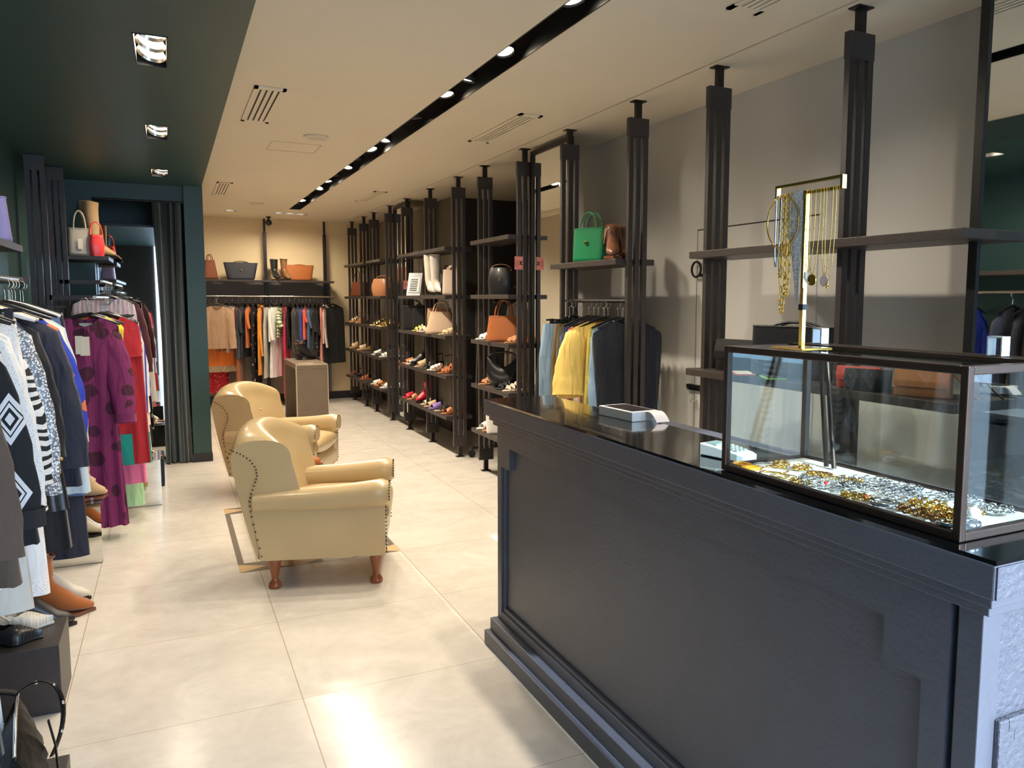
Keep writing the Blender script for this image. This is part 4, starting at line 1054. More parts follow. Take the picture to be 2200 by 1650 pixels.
# --- rail of the purple dress
G2 = 'clothes on the purple dress rail'
def L2(y, *a, **k):
    return garment(a[0], a[1], a[2], a[3], a[4], (-.40 + k.pop('dx', 0), y, 1.503-ROD_DROP), k.pop('rz', 0) + random.uniform(-.05, .05), a[5], G2, **k)
L2(5.58, 'top', 'dress', 'long purple dress with dark flower print, facing the camera', 'long purple dress', 'dress', PURP, L=1.32, sh=.175, hem=.20, slv=.62, r0=.07, r1=.058, puff=.018, smat=PURP, cuff=PLUM, trim='tag', neck=.075, drop=.06, wave=.016, prof=[(0,.175),(.1,.182),(.5,.150),(.55,.152),(1,.182)], spread=.075, fwd=-.05, dx=-.06)
L2(5.72, 'top', 'top', 'lemon yellow top peeping out behind the purple dress', 'lemon yellow top', 'top', YEL, L=.34, sh=.17, hem=.18, dx=-.045)
L2(5.84, 'top', 'dress', 'crimson dress with teal hem band behind the purple dress', 'crimson and teal dress', 'dress', CRIM, L=.98, sh=.185, hem=.225, slv=.24, band=(-.78, -.985, TEAL), th=.05, dx=.03)
L2(5.96, 'top', 'dress', 'pink dress behind the crimson and teal one', 'pink dress', 'dress', PNK, L=1.14, sh=.185, hem=.20, slv=.3, dx=.02)
L2(6.08, 'trousers', 'trousers', 'pale green trousers touching the floor behind the purple dress', 'pale green trousers', 'trousers', LGRN, L=1.28, leg=.115)
L2(6.18, 'top', 'knit_top', 'grass green knit top with ragged hem', 'grass green knit top', 'top', GRN, L=.42, sh=.19, hem=.22, slv=.36)
L2(6.29, 'trousers', 'trousers', 'camouflage flower print trousers behind the pink dress', 'camouflage print trousers', 'trousers', CAMO, L=1.20, leg=.13)
L2(6.40, 'top', 'shirt', 'white shirt with blue stripes near the curtain', 'blue striped shirt', 'shirt', BSTR, L=.72, sh=.20, hem=.25, slv=.56, trim='collar', spread=.07)
L2(6.52, 'trousers', 'trousers', 'white wide trousers under the blue striped shirt', 'white wide trousers', 'trousers', WHT, L=.98, leg=.15, w=.2)
G3 = 'clothes on the rail beside the fitting room'
def L3(y, *a, **k):
    return garment(a[0], a[1], a[2], a[3], a[4], (-.44, y, 1.625-ROD_DROP), k.pop('rz', 0) + random.uniform(-.05, .05), a[5], G3, **k)
L3(6.86, 'top', 'shirt', 'pink and white striped shirt on the higher rail behind', 'pink striped shirt', 'shirt', PSTR, L=.70, sh=.20, hem=.25, slv=.58)
L3(6.99, 'trousers', 'trousers', 'lilac trousers held by clips on the higher rail', 'lilac trousers', 'trousers', LILA, L=.95, leg=.12)
L3(7.13, 'top', 'top', 'black lace top with flowers on the higher rail', 'black lace flower top', 'top', BFLO, L=.62, sh=.2, hem=.24, slv=.3)
L3(7.27, 'top', 'sweater', 'maroon sweater nearest the fitting room opening', 'maroon sweater', 'sweater', MAR, L=.66, sh=.22, hem=.25, slv=.58, r0=.085, r1=.06, spread=.08)
L3(7.42, 'top', 'dress', 'black evening dress next to the maroon sweater', 'black evening dress', 'dress', BLK, L=1.0, sh=.2, hem=.25, slv=.5)
L3(7.56, 'top', 'dress', 'cream long dress last on the rail before the fitting room', 'cream long dress', 'dress', CREAMF, L=1.1, sh=.2, hem=.26)
L3(7.69, 'top', 'dress', 'black dress with big white flowers low beside the curtain', 'black and white flower dress', 'dress', P('black_white_flower', 'dots', (20, 20, 22), (230, 226, 214), 9, .8, thr=.25), L=1.28, sh=.2, hem=.27)

# --- rail between two posts on the right
G4 = 'clothes on the right hand rail'
def R1(y, *a, **k):
    return garment(a[0], a[1], a[2], a[3], a[4], (2.45 + k.pop('dx', 0), y, 1.50-ROD_DROP), k.pop('rz', 0) + random.uniform(-.05, .05), a[5], G4, **dict({'th': .019, 'wave': .006} if a[0] == 'top' else {}, **k))
R1(4.02, 'top', 'waistcoat', 'black sleeveless jacket facing the camera on the right rail', 'black sleeveless jacket', 'jacket', FAB('ink', (22, 26, 38)), L=.78, sh=.232, hem=.215, th=.04, neck=.07, drop=.03, slope=.075, prof=[(0,.232),(.08,.236),(.3,.225),(.7,.205),(1,.21)], rz=-.10)
R1(4.07, 'top', 'denim_jacket', 'light blue denim jacket behind the black sleeveless one', 'light denim jacket', 'jacket', LDEN, L=.62, sh=.215, hem=.22, slv=.66, r0=.08, r1=.075, spread=.03, trim='collar')
R1(4.14, 'top', 'shirt', 'yellow green shirt left of the denim jacket', 'yellow green shirt', 'shirt', OLG, L=.78, sh=.20, hem=.25, slv=.5)
R1(4.20, 'top', 'blouse', 'buttercup yellow blouse with wide sleeves on the right rail', 'buttercup yellow blouse', 'blouse', YELB, L=.48, sh=.235, hem=.32, slv=.42, r0=.09, r1=.12, spread=.08, dx=-.06)
R1(4.26, 'top', 'shirt', 'pink and white striped blouse behind the yellow one', 'pink and white blouse', 'blouse', PWST, L=.80, sh=.215, hem=.24, slv=.58)
R1(4.32, 'top', 'top', 'moss green top between striped blouse and indigo jacket', 'moss green top', 'top', MGRN, L=.78, sh=.20, hem=.23)
R1(4.38, 'top', 'shirt', 'red checked shirt, a sliver beside the indigo jacket', 'red checked shirt', 'shirt', CKED, L=.60, sh=.21, hem=.24, slv=.3)
R1(4.44, 'top', 'jacket', 'indigo striped jacket in the middle of the right rail', 'indigo striped jacket', 'jacket', NSTR, L=.72, sh=.225, hem=.26, slv=.60, r0=.085, r1=.075, spread=.06)
R1(4.51, 'top', 'jacket', 'soft olive jacket left of the indigo one', 'soft olive jacket', 'jacket', OLV, L=.74, sh=.22, hem=.25, slv=.60, r1=.065)
R1(4.58, 'trousers', 'trousers', 'khaki brown corduroy trousers on the right rail', 'khaki corduroy trousers', 'trousers', KHA, L=.95, leg=.125, w=.21, dx=-.03)
R1(4.65, 'trousers', 'jeans', 'light blue jeans hung by the waistband at the far end', 'light blue jeans', 'jeans', LDEN, L=.98, leg=.125, w=.22, dx=-.07)
R1(4.73, 'top', 'jacket', 'black jacket with one sleeve stretched toward the tall mirror', 'black jacket by the mirror', 'jacket', BLK, L=.7, sh=.22, hem=.25, slv=.6, spread=.10)

# --- back wall rail: garments hang across it, turned a little
G5 = 'clothes on the back wall rail'
def BK(x, *a, **k):
    rz = k.pop('rz', None)
    if rz is None: rz = PI/2 - .30 + random.uniform(-.02, .02)
    return garment(a[0], a[1], a[2], a[3], a[4], (x, 11.74 + k.pop('dy', 0), 1.537-ROD_DROP), rz, a[5], G5, **dict({'th': .016, 'wave': .006} if a[0] == 'top' else {}, **k))
BK(.50, 'skirt', 'printed_skirt', 'long red printed skirt low at the left end of the back rail', 'long red printed skirt', 'skirt', REDP, L=1.20, sh=.17, hem=.23, rz=.12, dy=.16)
BK(.56, 'top', 'lace_dress', 'cream lace dress under the tan blouse on the back rail', 'cream lace dress', 'dress', CRLACE, L=.94, sh=.18, hem=.26, rz=.15, dy=.02)
BK(.58, 'trousers', 'trousers', 'orange trousers showing below the tan blouse on the back rail', 'orange trousers', 'trousers', ORA, L=.80, leg=.12, w=.2, rz=.12, dy=-.12)
BK(.57, 'top', 'blouse', 'tan gathered blouse facing the camera at the left end of the back rail', 'tan gathered blouse', 'blouse', TANB, L=.60, sh=.205, hem=.235, slv=.56, r1=.05, wave=.016, k=7, rz=.10, dy=-.26)
BK(.70, 'top', 'blouse', 'rust patterned blouse half hidden by the tan one', 'rust patterned blouse', 'blouse', RUSTP, L=.64, sh=.20, hem=.24, slv=.60, rz=.95)
BK(.78, 'top', 'blouse', 'pale sage blouse with long sleeves on the back rail', 'pale sage blouse', 'blouse', SAGE, L=.60, sh=.21, hem=.24, slv=.62, r1=.05, rz=.95)
BK(.86, 'trousers', 'trousers', 'rust brown wide trousers hanging low on the back rail', 'rust brown trousers', 'trousers', RUST, L=1.16, leg=.14, w=.2)
BK(.92, 'top', 'dress', 'navy dress with white price tag on the back rail', 'navy dress', 'dress', NVY, L=.74, sh=.21, hem=.30, slv=.35, rz=1.1)
BK(1.00, 'top', 'top', 'burnt orange top right of the navy dress', 'burnt orange top', 'top', ORA, L=.6, sh=.22, hem=.24, slv=.3)
BK(1.07, 'top', 'dress', 'long black dress with flower print on the back rail', 'black flower dress', 'dress', BFLO, L=1.12, sh=.21, hem=.26)
BK(1.15, 'top', 'coat', 'long mustard orange shirt dress on the back rail', 'mustard shirt dress', 'dress', MUST, L=.98, sh=.22, hem=.27, slv=.68, trim='collar')
BK(1.22, 'trousers', 'trousers', 'grey wide trousers left of the white trousers', 'grey wide trousers', 'trousers', FAB('mist', (190, 186, 180)), L=.98, leg=.15, w=.2)
BK(1.29, 'top', 'blouse', 'white embroidered blouse on the back rail', 'white embroidered blouse', 'blouse', LACE, L=.52, sh=.22, hem=.25, slv=.46, r1=.07)
BK(1.36, 'trousers', 'trousers', 'white wide trousers in the middle of the back rail', 'white wide leg trousers', 'trousers', WHT, L=.98, leg=.16, w=.2, rz=1.0)
BK(1.41, 'top', 'shirt', 'green zebra print shirt in the middle of the back rail', 'green zebra shirt', 'shirt', GZEB, L=.46, sh=.23, hem=.25, slv=.28, r1=.09)
BK(1.48, 'trousers', 'trousers', 'hot pink trousers reaching the floor by the console', 'hot pink trousers', 'trousers', HPNK, L=1.28, leg=.13, w=.18)
BK(1.53, 'top', 'jacket', 'black leather jacket on the back rail', 'black leather jacket', 'jacket', LEAB, L=.62, sh=.22, hem=.25, slv=.60, trim='collar')
BK(1.60, 'top', 'jacket', 'dark olive jacket right of the leather one', 'dark olive jacket', 'jacket', OLVD, L=.66, sh=.22, hem=.26, slv=.6)
BK(1.66, 'top', 'jacket', 'navy jacket between olive jacket and cobalt top', 'navy jacket on the back rail', 'jacket', NVY, L=.64, sh=.22, hem=.25, slv=.6)
BK(1.71, 'top', 'top', 'cobalt blue top on the back rail', 'cobalt blue top', 'top', COBP, L=.72, sh=.22, hem=.23)
BK(1.76, 'top', 'top', 'coral top on the back rail', 'coral top', 'top', CORA, L=.5, sh=.23, hem=.24, slv=.22)
BK(1.81, 'top', 'denim_shirt', 'blue denim shirt right of the coral top', 'blue denim shirt', 'shirt', DEN, L=.66, sh=.22, hem=.25, slv=.3)
BK(1.87, 'top', 'blouse', 'black blouse with sheer shoulders above the console', 'black sheer blouse', 'blouse', BLK, L=.66, sh=.22, hem=.25, slv=.35)
BK(1.93, 'top', 'dress', 'black dress with small pale flowers above the console', 'small flower black dress', 'dress', BFLO, L=.84, sh=.22, hem=.25, slv=.4)
BK(1.98, 'trousers', 'trousers', 'salmon pink trousers near the right end of the back rail', 'salmon pink trousers', 'trousers', SALM, L=.92, leg=.14)
BK(2.03, 'top', 'shirt', 'pale pink shirt near the right end of the back rail', 'pale pink shirt', 'shirt', PPNK, L=.56, sh=.22, hem=.25, slv=.58, trim='collar')
BK(2.13, 'top', 'coat', 'black sleeveless coat at the right end of the back rail', 'black sleeveless coat', 'coat', BLK, L=.86, sh=.20, hem=.22, rz=.55)

# --- rolling rack in the alcove
G6 = 'clothes on the rolling rack'
for y, n, lab, sh_, mt_, L_, kw in ((6.06, 'blouse', 'cream ruffled blouse hanging in the alcove behind the black bucket bag', 'cream ruffled blouse', CREAMF, .55, dict(slv=.3, puff=.03)),
      (6.22, 'dress', 'long cream floral dress hanging in the alcove', 'cream floral dress', FLOC, 1.05, {}),
      (6.86, 'jacket', 'dark jacket with pale collar hanging in the alcove', 'dark alcove jacket', BLK, .8, dict(slv=.6, trim='collar', smat=BLK)),
      (6.62, 'coat', 'black coat in the shade of the alcove', 'black alcove coat', BLK, 1.1, dict(slv=.6))):
    garment('top', n, lab, sh_, n, (2.78, y, 1.62-ROD_DROP), random.uniform(-.1, .1), mt_, G6, L=L_, sh=.2, hem=.24, **kw)
BELT = [((70, 40, 84), 'purple'), ((26, 26, 28), 'black studded'), ((150, 90, 56), 'tan'), ((30, 110, 70), 'green'), ((160, 60, 50), 'brick red')]
for i, (c, nm) in enumerate(BELT):
    x, y = 2.66, 5.80 + .11*i + (.0 if i < 3 else .02)
    t = thing('belt', '%s belt hanging below the rolling rack in the alcove' % nm, 'belt', (x, y, 0), .2*i, 'hanging belts')
    L_ = .70 + .05*(i % 3)
    obj('strap', MB().box(-.018, -.002, .93-L_, .018, .002, .93), M('belt_'+nm, c, .45), t, bevel=.001)
    obj('buckle', MB().tube([(.024*math.cos(a), -.003, .945+.028*math.sin(a)) for a in [2*PI*k/14 for k in range(14)]], .0035, 6, closed=True), GOLD if i % 2 else SILVER, t, True)

# ---------------------------------------------------------------- shoes
def sm(a, b_, x):
    t = min(1, max(0, (x-a)/(b_-a))); return t*t*(3-2*t)
def fw(t, pointed=False):
    w = .027 + .006*math.sin(PI*min(1, t/.25)*.5) - .008*math.exp(-((t-.42)/.14)**2) + .013*math.exp(-((t-.70)/.17)**2)
    return w*(1 - sm(.80 if not pointed else .68, 1.0, t)*(.55 if not pointed else .93))
def fz(t, hh, plat): return plat + hh*(1 - sm(.10, .66, t))
def sole_mb(L, hh, plat=.010, th=.009, pointed=False, n=22, wedge=False):
    rings = []
    for i in range(n+1):
        t = i/n; w = fw(t, pointed)*(1 if 0 < i < n else .6); z = fz(t, hh, plat); zb = .0005 if wedge else max(.0005, z - max(th, plat))
        rings.append([(L*t, w, zb), (L*t, w*1.04, (z+zb)/2), (L*t, w, z), (L*t, 0, z-.0015), (L*t, -w, z), (L*t, -w*1.04, (z+zb)/2), (L*t, -w, zb)])
    return MB().loft(rings)
def band_mb(L, hh, plat, t0, t1, h, twist=0.0, pointed=False):
    def f(u, v):
        a = PI*u; tt = t0 + (t1-t0)*v + twist*(u-.5); tt = min(.98, max(.02, tt))
        w = fw(tt, pointed)*1.05; z = fz(tt, hh, plat)
        return (L*tt, w*math.cos(a), z + (h - .012*(v-.3)*2)*math.sin(a)**.75)
    m = MB().grid(14, 5, f)
    return m.grid(14, 5, lambda u, v: tuple(c*1.0 if i != 2 else c - .0022 for i, c in enumerate(f(1-u, v))))
def heel_mb(L, hh, plat, kind='block'):
    z1 = fz(.04, hh, plat) - .004
    w = {'block': .026, 'stiletto': .012, 'kitten': .014, 'low': .027}[kind]; wb = {'block': .024, 'stiletto': .005, 'kitten': .007, 'low': .026}[kind]
    x0, x1 = .004, {'block': .058, 'stiletto': .030, 'kitten': .034, 'low': .065}[kind]
    k = {'block': .85, 'stiletto': .30, 'kitten': .35, 'low': .95}[kind]
    xm = x0 + .004
    return MB().loft([[(xm,-wb,.0005),(xm+(x1-x0)*k,-wb,.0005),(xm+(x1-x0)*k,wb,.0005),(xm,wb,.0005)], [(x0,-w,z1),(x1,-w,z1),(x1,w,z1),(x0,w,z1)]])
GS = {2: 1.545, 3: 1.165, 4: .785, 5: .395}
def shoe(style, name, label, loc, rz, mat, group=None, L=.245, hh=.0, plat=.012, sole=None, h=.050, heel=None, m2=None):
    t = thing(name, label, 'boot' if 'boot' in name else 'shoe', (loc[0], loc[1], loc[2] + .0005), rz, group)
    pointed = style in ('pump', 'slingback', 'pointed')
    sm_ = sole or mat
    if style != 'boot' and style != 'tall':
        obj('sole', sole_mb(L, hh, plat, pointed=pointed, wedge=(heel == 'wedge')), sm_, t, True)
        if heel and heel != 'wedge': obj('heel', heel_mb(L, hh, plat, heel), sm_, t, bevel=.002)
    if style == 'mule': obj('strap', band_mb(L, hh, plat, .50, .86, h), mat, t, True)
    elif style == 'cross':
        obj('strap', band_mb(L, hh, plat, .60, .76, h, .16), mat, t, True); obj('strap', band_mb(L, hh, plat, .60, .76, h+.004, -.16), m2 or mat, t, True)
    elif style == 'strappy':
        for a, b_, hh_ in ((.80, .85, .030), (.66, .71, .044), (.54, .58, .058)): obj('strap', band_mb(L, hh, plat, a, b_, hh_, .05), mat, t, True)
        z = fz(.08, hh, plat)
        obj('ankle_strap', MB().tube([(.055+.042*math.cos(a), .032*math.sin(a), z+.075-.008*math.cos(a)) for a in [2*PI*k/18 for k in range(18)]], .0035, 6, closed=True).tube([(.012,.0,z),(.010,0,z+.075)], .005, 6), m2 or mat, t, True)
    elif style == 'fisher':
        for k in range(6): obj('strap', band_mb(L, hh, plat, .45+.075*k, .49+.075*k, .056-.006*k, .07*(-1)**k), mat, t, True)
        obj('heel_cup', MB().grid(10, 3, lambda u, v: (.035-.036*math.sin(PI*u), .029*math.cos(PI*u), fz(.05, hh, plat)+.055*v)), mat, t, True)
    elif style in ('pump', 'slingback', 'pointed'):
        def amax(tt):
            lo = .20 if style == 'slingback' and tt < .42 else .75
            return lo + (PI/2-lo)*sm(.50, .64, tt)
        for s in (-1, 1):
            def f(u, v, s=s):
                tt = .015 + .975*v; a = amax(tt)*u; w = fw(tt, True)*1.06
                return (L*tt, s*w*math.cos(a)**.8, fz(tt, hh, plat) + (.052 - .028*sm(.6, 1, tt))*math.sin(a)**.9)
            obj('upper', MB().grid(8, 26, f), mat, t, True)
        z = fz(.03, hh, plat)
        if style == 'slingback': obj('heel_strap', MB().tube([(.11, .030, fz(.4,hh,plat)+.012), (.05,.033,z+.045), (.004,.018,z+.058), (.0,0,z+.060), (.004,-.018,z+.058), (.05,-.033,z+.045), (.11,-.030,fz(.4,hh,plat)+.012)], .004, 6), mat, t, True)
        else: obj('heel_cup', MB().grid(10, 3, lambda u, v: (.035-.037*math.sin(PI*u), .029*math.cos(PI*u), z+.05*v)), mat, t, True)
        pl = MB()
        for k in range(7):
            tt = .66+.04*k; w = fw(tt, True)*1.08
            pl.tube([(L*tt, w*math.cos(a), fz(tt, hh, plat)+(.053-.028*sm(.6,1,tt))*math.sin(a)) for a in [PI*j/10 for j in range(11)]], .0014, 5)
        obj('pleats', pl, m2 or mat, t, True)
    elif style in ('boot', 'tall'):
        H = h; r = .047 if style == 'boot' else .052
        pz = .016
        path = [(L-.004, pz+.016, .010, .010), (L-.02, pz+.020, .024, .017), (L*.86, pz+.026, .035, .024), (L*.70, pz+.036, .041, .034), (L*.52, pz+.052+hh*.4, .038, .048), (.088, .085+hh*.75, .037, .060), (.062, .125+hh, .038, .050), (.054, .165+hh, r*.88, .046)]
        nz = 6
        for k in range(1, nz+1):
            z = .165+hh + (H-.165-hh)*k/nz; path.append((.052 + .004*math.sin(k), z, r*(.88+.16*k/nz), .046+.012*k/nz))
        obj('upper', MB().sweep(path, 18), mat, t, True)
        sb_ = MB()
        rings = []
        for i in range(17):
            tt = i/16; w = fw(tt, style == 'boot')*1.16*(1 if 0 < i < 16 else .5); z = .014 + hh*(1-sm(.10,.6,tt))
            rings.append([(L*tt+.004, w, max(.0005, z-.012)), (L*tt+.004, w, z+.004), (L*tt+.004, -w, z+.004), (L*tt+.004, -w, max(.0005, z-.012))])
        obj('sole', sb_.loft(rings), sole or BLKPL, t)
        obj('heel', MB().loft([[(.010,-.024,.0005),(.062,-.024,.0005),(.062,.024,.0005),(.010,.024,.0005)], [(.0,-.031,.014+hh),(.072,-.031,.014+hh),(.072,.031,.014+hh),(.0,.031,.014+hh)]]), sole or BLKPL, t, bevel=.003)
        if m2 is not None:
            zt = path[-1][1]
            obj('top_trim', MB().tube([(path[-1][0]+path[-1][3]*1.02*math.cos(a), path[-1][2]*1.02*math.sin(a), zt - .006 + .012*abs(math.sin(a))) for a in [2*PI*k/24 for k in range(24)]], .005, 6, closed=True), m2, t, True)
    return t
LT = lambda n, c, **k: M('leather_' + n, c, k.pop('rough', .38), noise=k.pop('noise', .08), coat=k.pop('coat', .2), **k)
TANL = LT('tan', (186, 128, 84)); BRN = LT('brown', (112, 66, 40)); BLKL = LT('black', (26, 26, 28)); BEI = LT('beige', (206, 178, 142)); WHL = LT('white', (236, 232, 224)); GLD = M('gold_foil', (214, 180, 110), .25, .9)
NUDE = LT('nude', (220, 196, 176)); REDL = LT('red', (206, 34, 56)); LILL = LT('lilac', (150, 118, 190)); ORL = LT('orange', (224, 140, 60)); YGL = LT('lime', (206, 196, 90)); WOVEN = P('woven_straw', 'stripes', (226, 208, 168), (178, 150, 104), 70, .8); CORK = M('cork', (170, 130, 86), .8, noise=.2, nscale=60)
SUED = M('rust_suede', (158, 88, 34), .9, noise=.16, nscale=14, sheen=.4); TSUE = M('tan_suede', (196, 160, 112), .9, noise=.1, sheen=.4); GREEN_L = LT('green', (22, 128, 80)); COG = LT('cognac', (176, 104, 58)); PALE = LT('pale_grey', (206, 198, 186))
def on_shelf(style, name, label, k, y, mat, grp, rz=None, x=2.565, **kw):
    return shoe(style, name, label, (x, y, GS[k]), PI + (random.uniform(-.02, .16) if rz is None else rz), mat, grp, **kw)
g = 'shoes on the corner shelves'
on_shelf('strappy', 'wedge_sandal', 'beige wedge sandal with ankle strap, farther one on the corner unit', 3, 11.55, BEI, g, hh=.05, plat=.03, heel='wedge', sole=CORK)
on_shelf('strappy', 'wedge_sandal', 'tan and beige wedge sandal, nearer one on the corner unit', 3, 11.10, COG, g, hh=.05, plat=.03, heel='wedge', sole=CORK)
on_shelf('mule', 'platform_mule', 'beige platform mule, farther of the pair on the corner unit', 4, 11.60, BEI, g, hh=.05, plat=.03, heel='wedge', sole=CORK, h=.06)
on_shelf('mule', 'platform_mule', 'beige platform mule, nearer of the pair on the corner unit', 4, 11.05, BEI, g, hh=.05, plat=.03, heel='wedge', sole=CORK, h=.06)
on_shelf('strappy', 'sandal', 'black and white strappy sandal on the lowest corner shelf', 5, 11.45, BLKL, g, m2=WHL)
on_shelf('strappy', 'sandal', 'brown strappy sandal nearer on the lowest corner shelf', 5, 10.92, COG, g)
on_shelf('strappy', 'sandal', 'dark strappy sandal farthest on the lowest corner shelf', 5, 11.66, BRN, g)
g = 'shoes on the unit second from the back'
on_shelf('strappy', 'gold_sandal', 'gold strappy sandal lying farther on the second unit from the back', 3, 10.22, GLD, g)
on_shelf('fisher', 'gold_sandal', 'gold caged sandal heaped nearer on the second unit from the back', 3, 9.86, GLD, g, hh=.06, heel='block')
on_shelf('fisher', 'gold_sandal', 'gold caged sandal beside the post on the second unit from the back', 3, 9.72, GLD, g, hh=.06, heel='block')
on_shelf('mule', 'sandal', 'white sandal with low heel left on its shelf, second unit from the back', 4, 10.20, WHL, g, hh=.03, heel='low')
on_shelf('pump', 'pump', 'grey high heeled pump in the middle, second unit from the back', 4, 9.98, LT('dark_grey', (60, 58, 60)), g, hh=.09, heel='stiletto')
on_shelf('strappy', 'sandal', 'white strappy sandal nearest, second unit from the back', 4, 9.78, WHL, g)
on_shelf('mule', 'slide', 'white slide behind the orange one on the lowest shelf', 5, 10.24, WHL, g)
on_shelf('cross', 'slide', 'orange cross strap slide on the lowest shelf', 5, 10.06, ORL, g)
on_shelf('mule', 'slide', 'brown slide at the back of the lowest shelf beside the orange one', 5, 9.93, BRN, g)
on_shelf('cross', 'slide', 'white cross strap slide nearest on the lowest shelf', 5, 9.76, WHL, g)
g = 'shoes on the wide middle unit'
on_shelf('strappy', 'sandal', 'lime yellow strappy sandal under the black bag', 3, 8.24, YGL, g)
on_shelf('strappy', 'sandal', 'pinkish strappy sandal beside the lime one', 3, 8.10, NUDE, g)
on_shelf('mule', 'slide', 'nude slide half hidden beside the beige tote', 3, 7.98, NUDE, g)
on_shelf('fisher', 'espadrille', 'woven straw espadrille in front of the beige tote', 3, 7.30, WOVEN, g)
on_shelf('mule', 'slide', 'tan slide with knotted band, farthest on the middle unit', 4, 8.68, TANL, g)
on_shelf('mule', 'heeled_mule', 'pinkish beige heeled mule behind the tan slide', 4, 8.52, NUDE, g, hh=.05, heel='block')
on_shelf('tall', 'tall_boot', 'tall black boot standing on the middle shelf', 4, 8.36, BLKL, g, h=.33, x=2.57)
on_shelf('mule', 'heeled_mule', 'beige closed mule in front of the tall black boot', 4, 8.16, BEI, g, hh=.05, heel='block', h=.062)
on_shelf('strappy', 'sandal', 'black strappy heeled sandal right of the beige mule', 4, 7.92, BLKL, g, hh=.06, heel='block')
on_shelf('fisher', 'sandal', 'black and white zebra flat sandal on the middle unit', 4, 7.72, WHL, g)
on_shelf('strappy', 'sandal', 'dark brown heeled sandal behind the zebra one', 4, 7.58, BRN, g, hh=.07, heel='block')
on_shelf('fisher', 'sandal', 'rust brown block heel sandal nearest on the middle unit', 4, 7.36, COG, g, hh=.08, heel='block')
on_shelf('mule', 'slide', 'coral red slide farthest on the lowest middle shelf', 5, 8.68, REDL, g)
on_shelf('cross', 'slide', 'tan slide beside the coral red one', 5, 8.50, TANL, g)
on_shelf('mule', 'slide', 'beige slide beside the lilac one', 5, 7.86, BEI, g)
on_shelf('mule', 'slide', 'lilac slide on the lowest middle shelf', 5, 7.68, LILL, g)
on_shelf('mule', 'slide', 'beige slide standing tilted behind the lilac pair', 5, 8.02, NUDE, g, hh=.03, heel='low', x=2.58)
on_shelf('strappy', 'sandal', 'black and cream strappy sandal right of the lilac slide', 5, 7.50, BLKL, g, m2=CREAMF, sole=BEI)
on_shelf('cross', 'slide', 'tan cross strap slide nearest on the lowest middle shelf', 5, 7.26, COG, g)
g = 'shoes on the unit beside the tall mirror'
on_shelf('fisher', 'sandal', 'white strappy sandal at the left of the tan tote', 3, 6.28, WHL, g)
on_shelf('fisher', 'sandal', 'brown woven sandal at the right of the tan tote', 3, 5.68, TANL, g)
on_shelf('strappy', 'sandal', 'tan sandal at the left of the black hobo bag', 4, 6.24, TANL, g)
on_shelf('strappy', 'sandal', 'black sandal just right of the black hobo bag', 4, 5.84, BLKL, g)
on_shelf('strappy', 'sandal', 'nude beige sandal nearest the tall mirror', 4, 5.68, NUDE, g)
on_shelf('cross', 'slide', 'white cross strap slide on the lowest shelf by the white tote', 5, 6.30, WHL, g)
on_shelf('cross', 'slide', 'tan woven slide next to the white tote', 5, 6.17, TANL, g)
# tall boots on shelves
on_shelf('tall', 'tall_boot', 'pale grey over-knee boot, left of the pair on the middle unit', 2, 7.86, PALE, 'tall boots', h=.412, rz=PI/2+.22, x=2.375)
on_shelf('tall', 'tall_boot', 'pale grey over-knee boot, right of the pair on the middle unit', 2, 7.72, PALE, 'tall boots', h=.412, rz=PI/2+.22, x=2.395)
on_shelf('tall', 'boot', 'crimson leather boot shaft standing on the lowest middle shelf', 5, 8.26, REDL, 'tall boots', h=.235, x=2.55, L=.22, rz=.3)
# boots on the shelf over the right rail
shoe('boot', 'fringed_boot', 'brown fringed suede ankle boot on the shelf next to the green bag', (2.44, 4.20, 1.7455), -PI/2-.5, LT('fringe_brown', (120, 74, 48)), 'ankle boots', L=.235, h=.20, sole=BRN)
shoe('boot', 'fringed_boot', 'brown fringed ankle boot behind its pair on the same shelf', (2.52, 4.27, 1.7455), -PI/2-.3, LT('fringe_brown', (120, 74, 48)), 'ankle boots', L=.235, h=.20, sole=BRN)
for o_ in [o for o in C.objects if o.name.startswith('fringed_boot')]:
    fm_ = MB()
    for k in range(34):
        a = 2*PI*k/34; r0 = .052; r1 = .060 + .006*(k % 3); z1 = .085 + .012*((k*7) % 5)
        for da in (0,):
            p = lambda r, a_, z: (.054 + r*math.cos(a_), r*.95*math.sin(a_), z)
            fm_.quad(p(r0, a, .188), p(r0, a+.13, .188), p(r1, a+.16, z1), p(r1, a+.04, z1))
    obj('fringe', fm_, M('leather_fringe_brown', (120, 74, 48)), o_)
# left side floor and plinths
shoe('boot', 'cowboy_boot', 'rust suede cowboy boot with dark trim standing on the floor', (-.635, 4.245, 0), .10, SUED, 'cowboy boots', L=.262, h=.30, m2=BRN, sole=BRN, hh=.025)
shoe('boot', 'cowboy_boot', 'pale toed cowboy boot just behind the rust suede one', (-.665, 4.42, 0), .10, LT('ecru', (206, 196, 178)), 'cowboy boots', L=.26, h=.31, m2=BRN, hh=.025)
shoe('boot', 'black_boot', 'black pointed boot in front of the rust suede cowboy boot', (-.70, 4.10, 0), .06, BLKL, 'cowboy boots', L=.262, h=.29, hh=.025)
shoe('boot', 'ankle_boot', 'tan suede ankle boot standing on the nearer mirrored plinth', (-.545, 5.20, .325), .5, TSUE, 'ankle boots', L=.20, h=.22, sole=BRN)
shoe('slingback', 'slingback_pump', 'cream pleated pointed slingback on the wooden plinth', (-.685, 3.45, .253), .08, CREAMF, 'pointed pumps', hh=.055, heel='kitten', m2=PALE, sole=CREAMF)
shoe('slingback', 'slingback_pump', 'black pleated pointed slingback in front of the cream one', (-.705, 3.34, .253), -.02, BLKL, 'pointed pumps', hh=.055, heel='kitten')
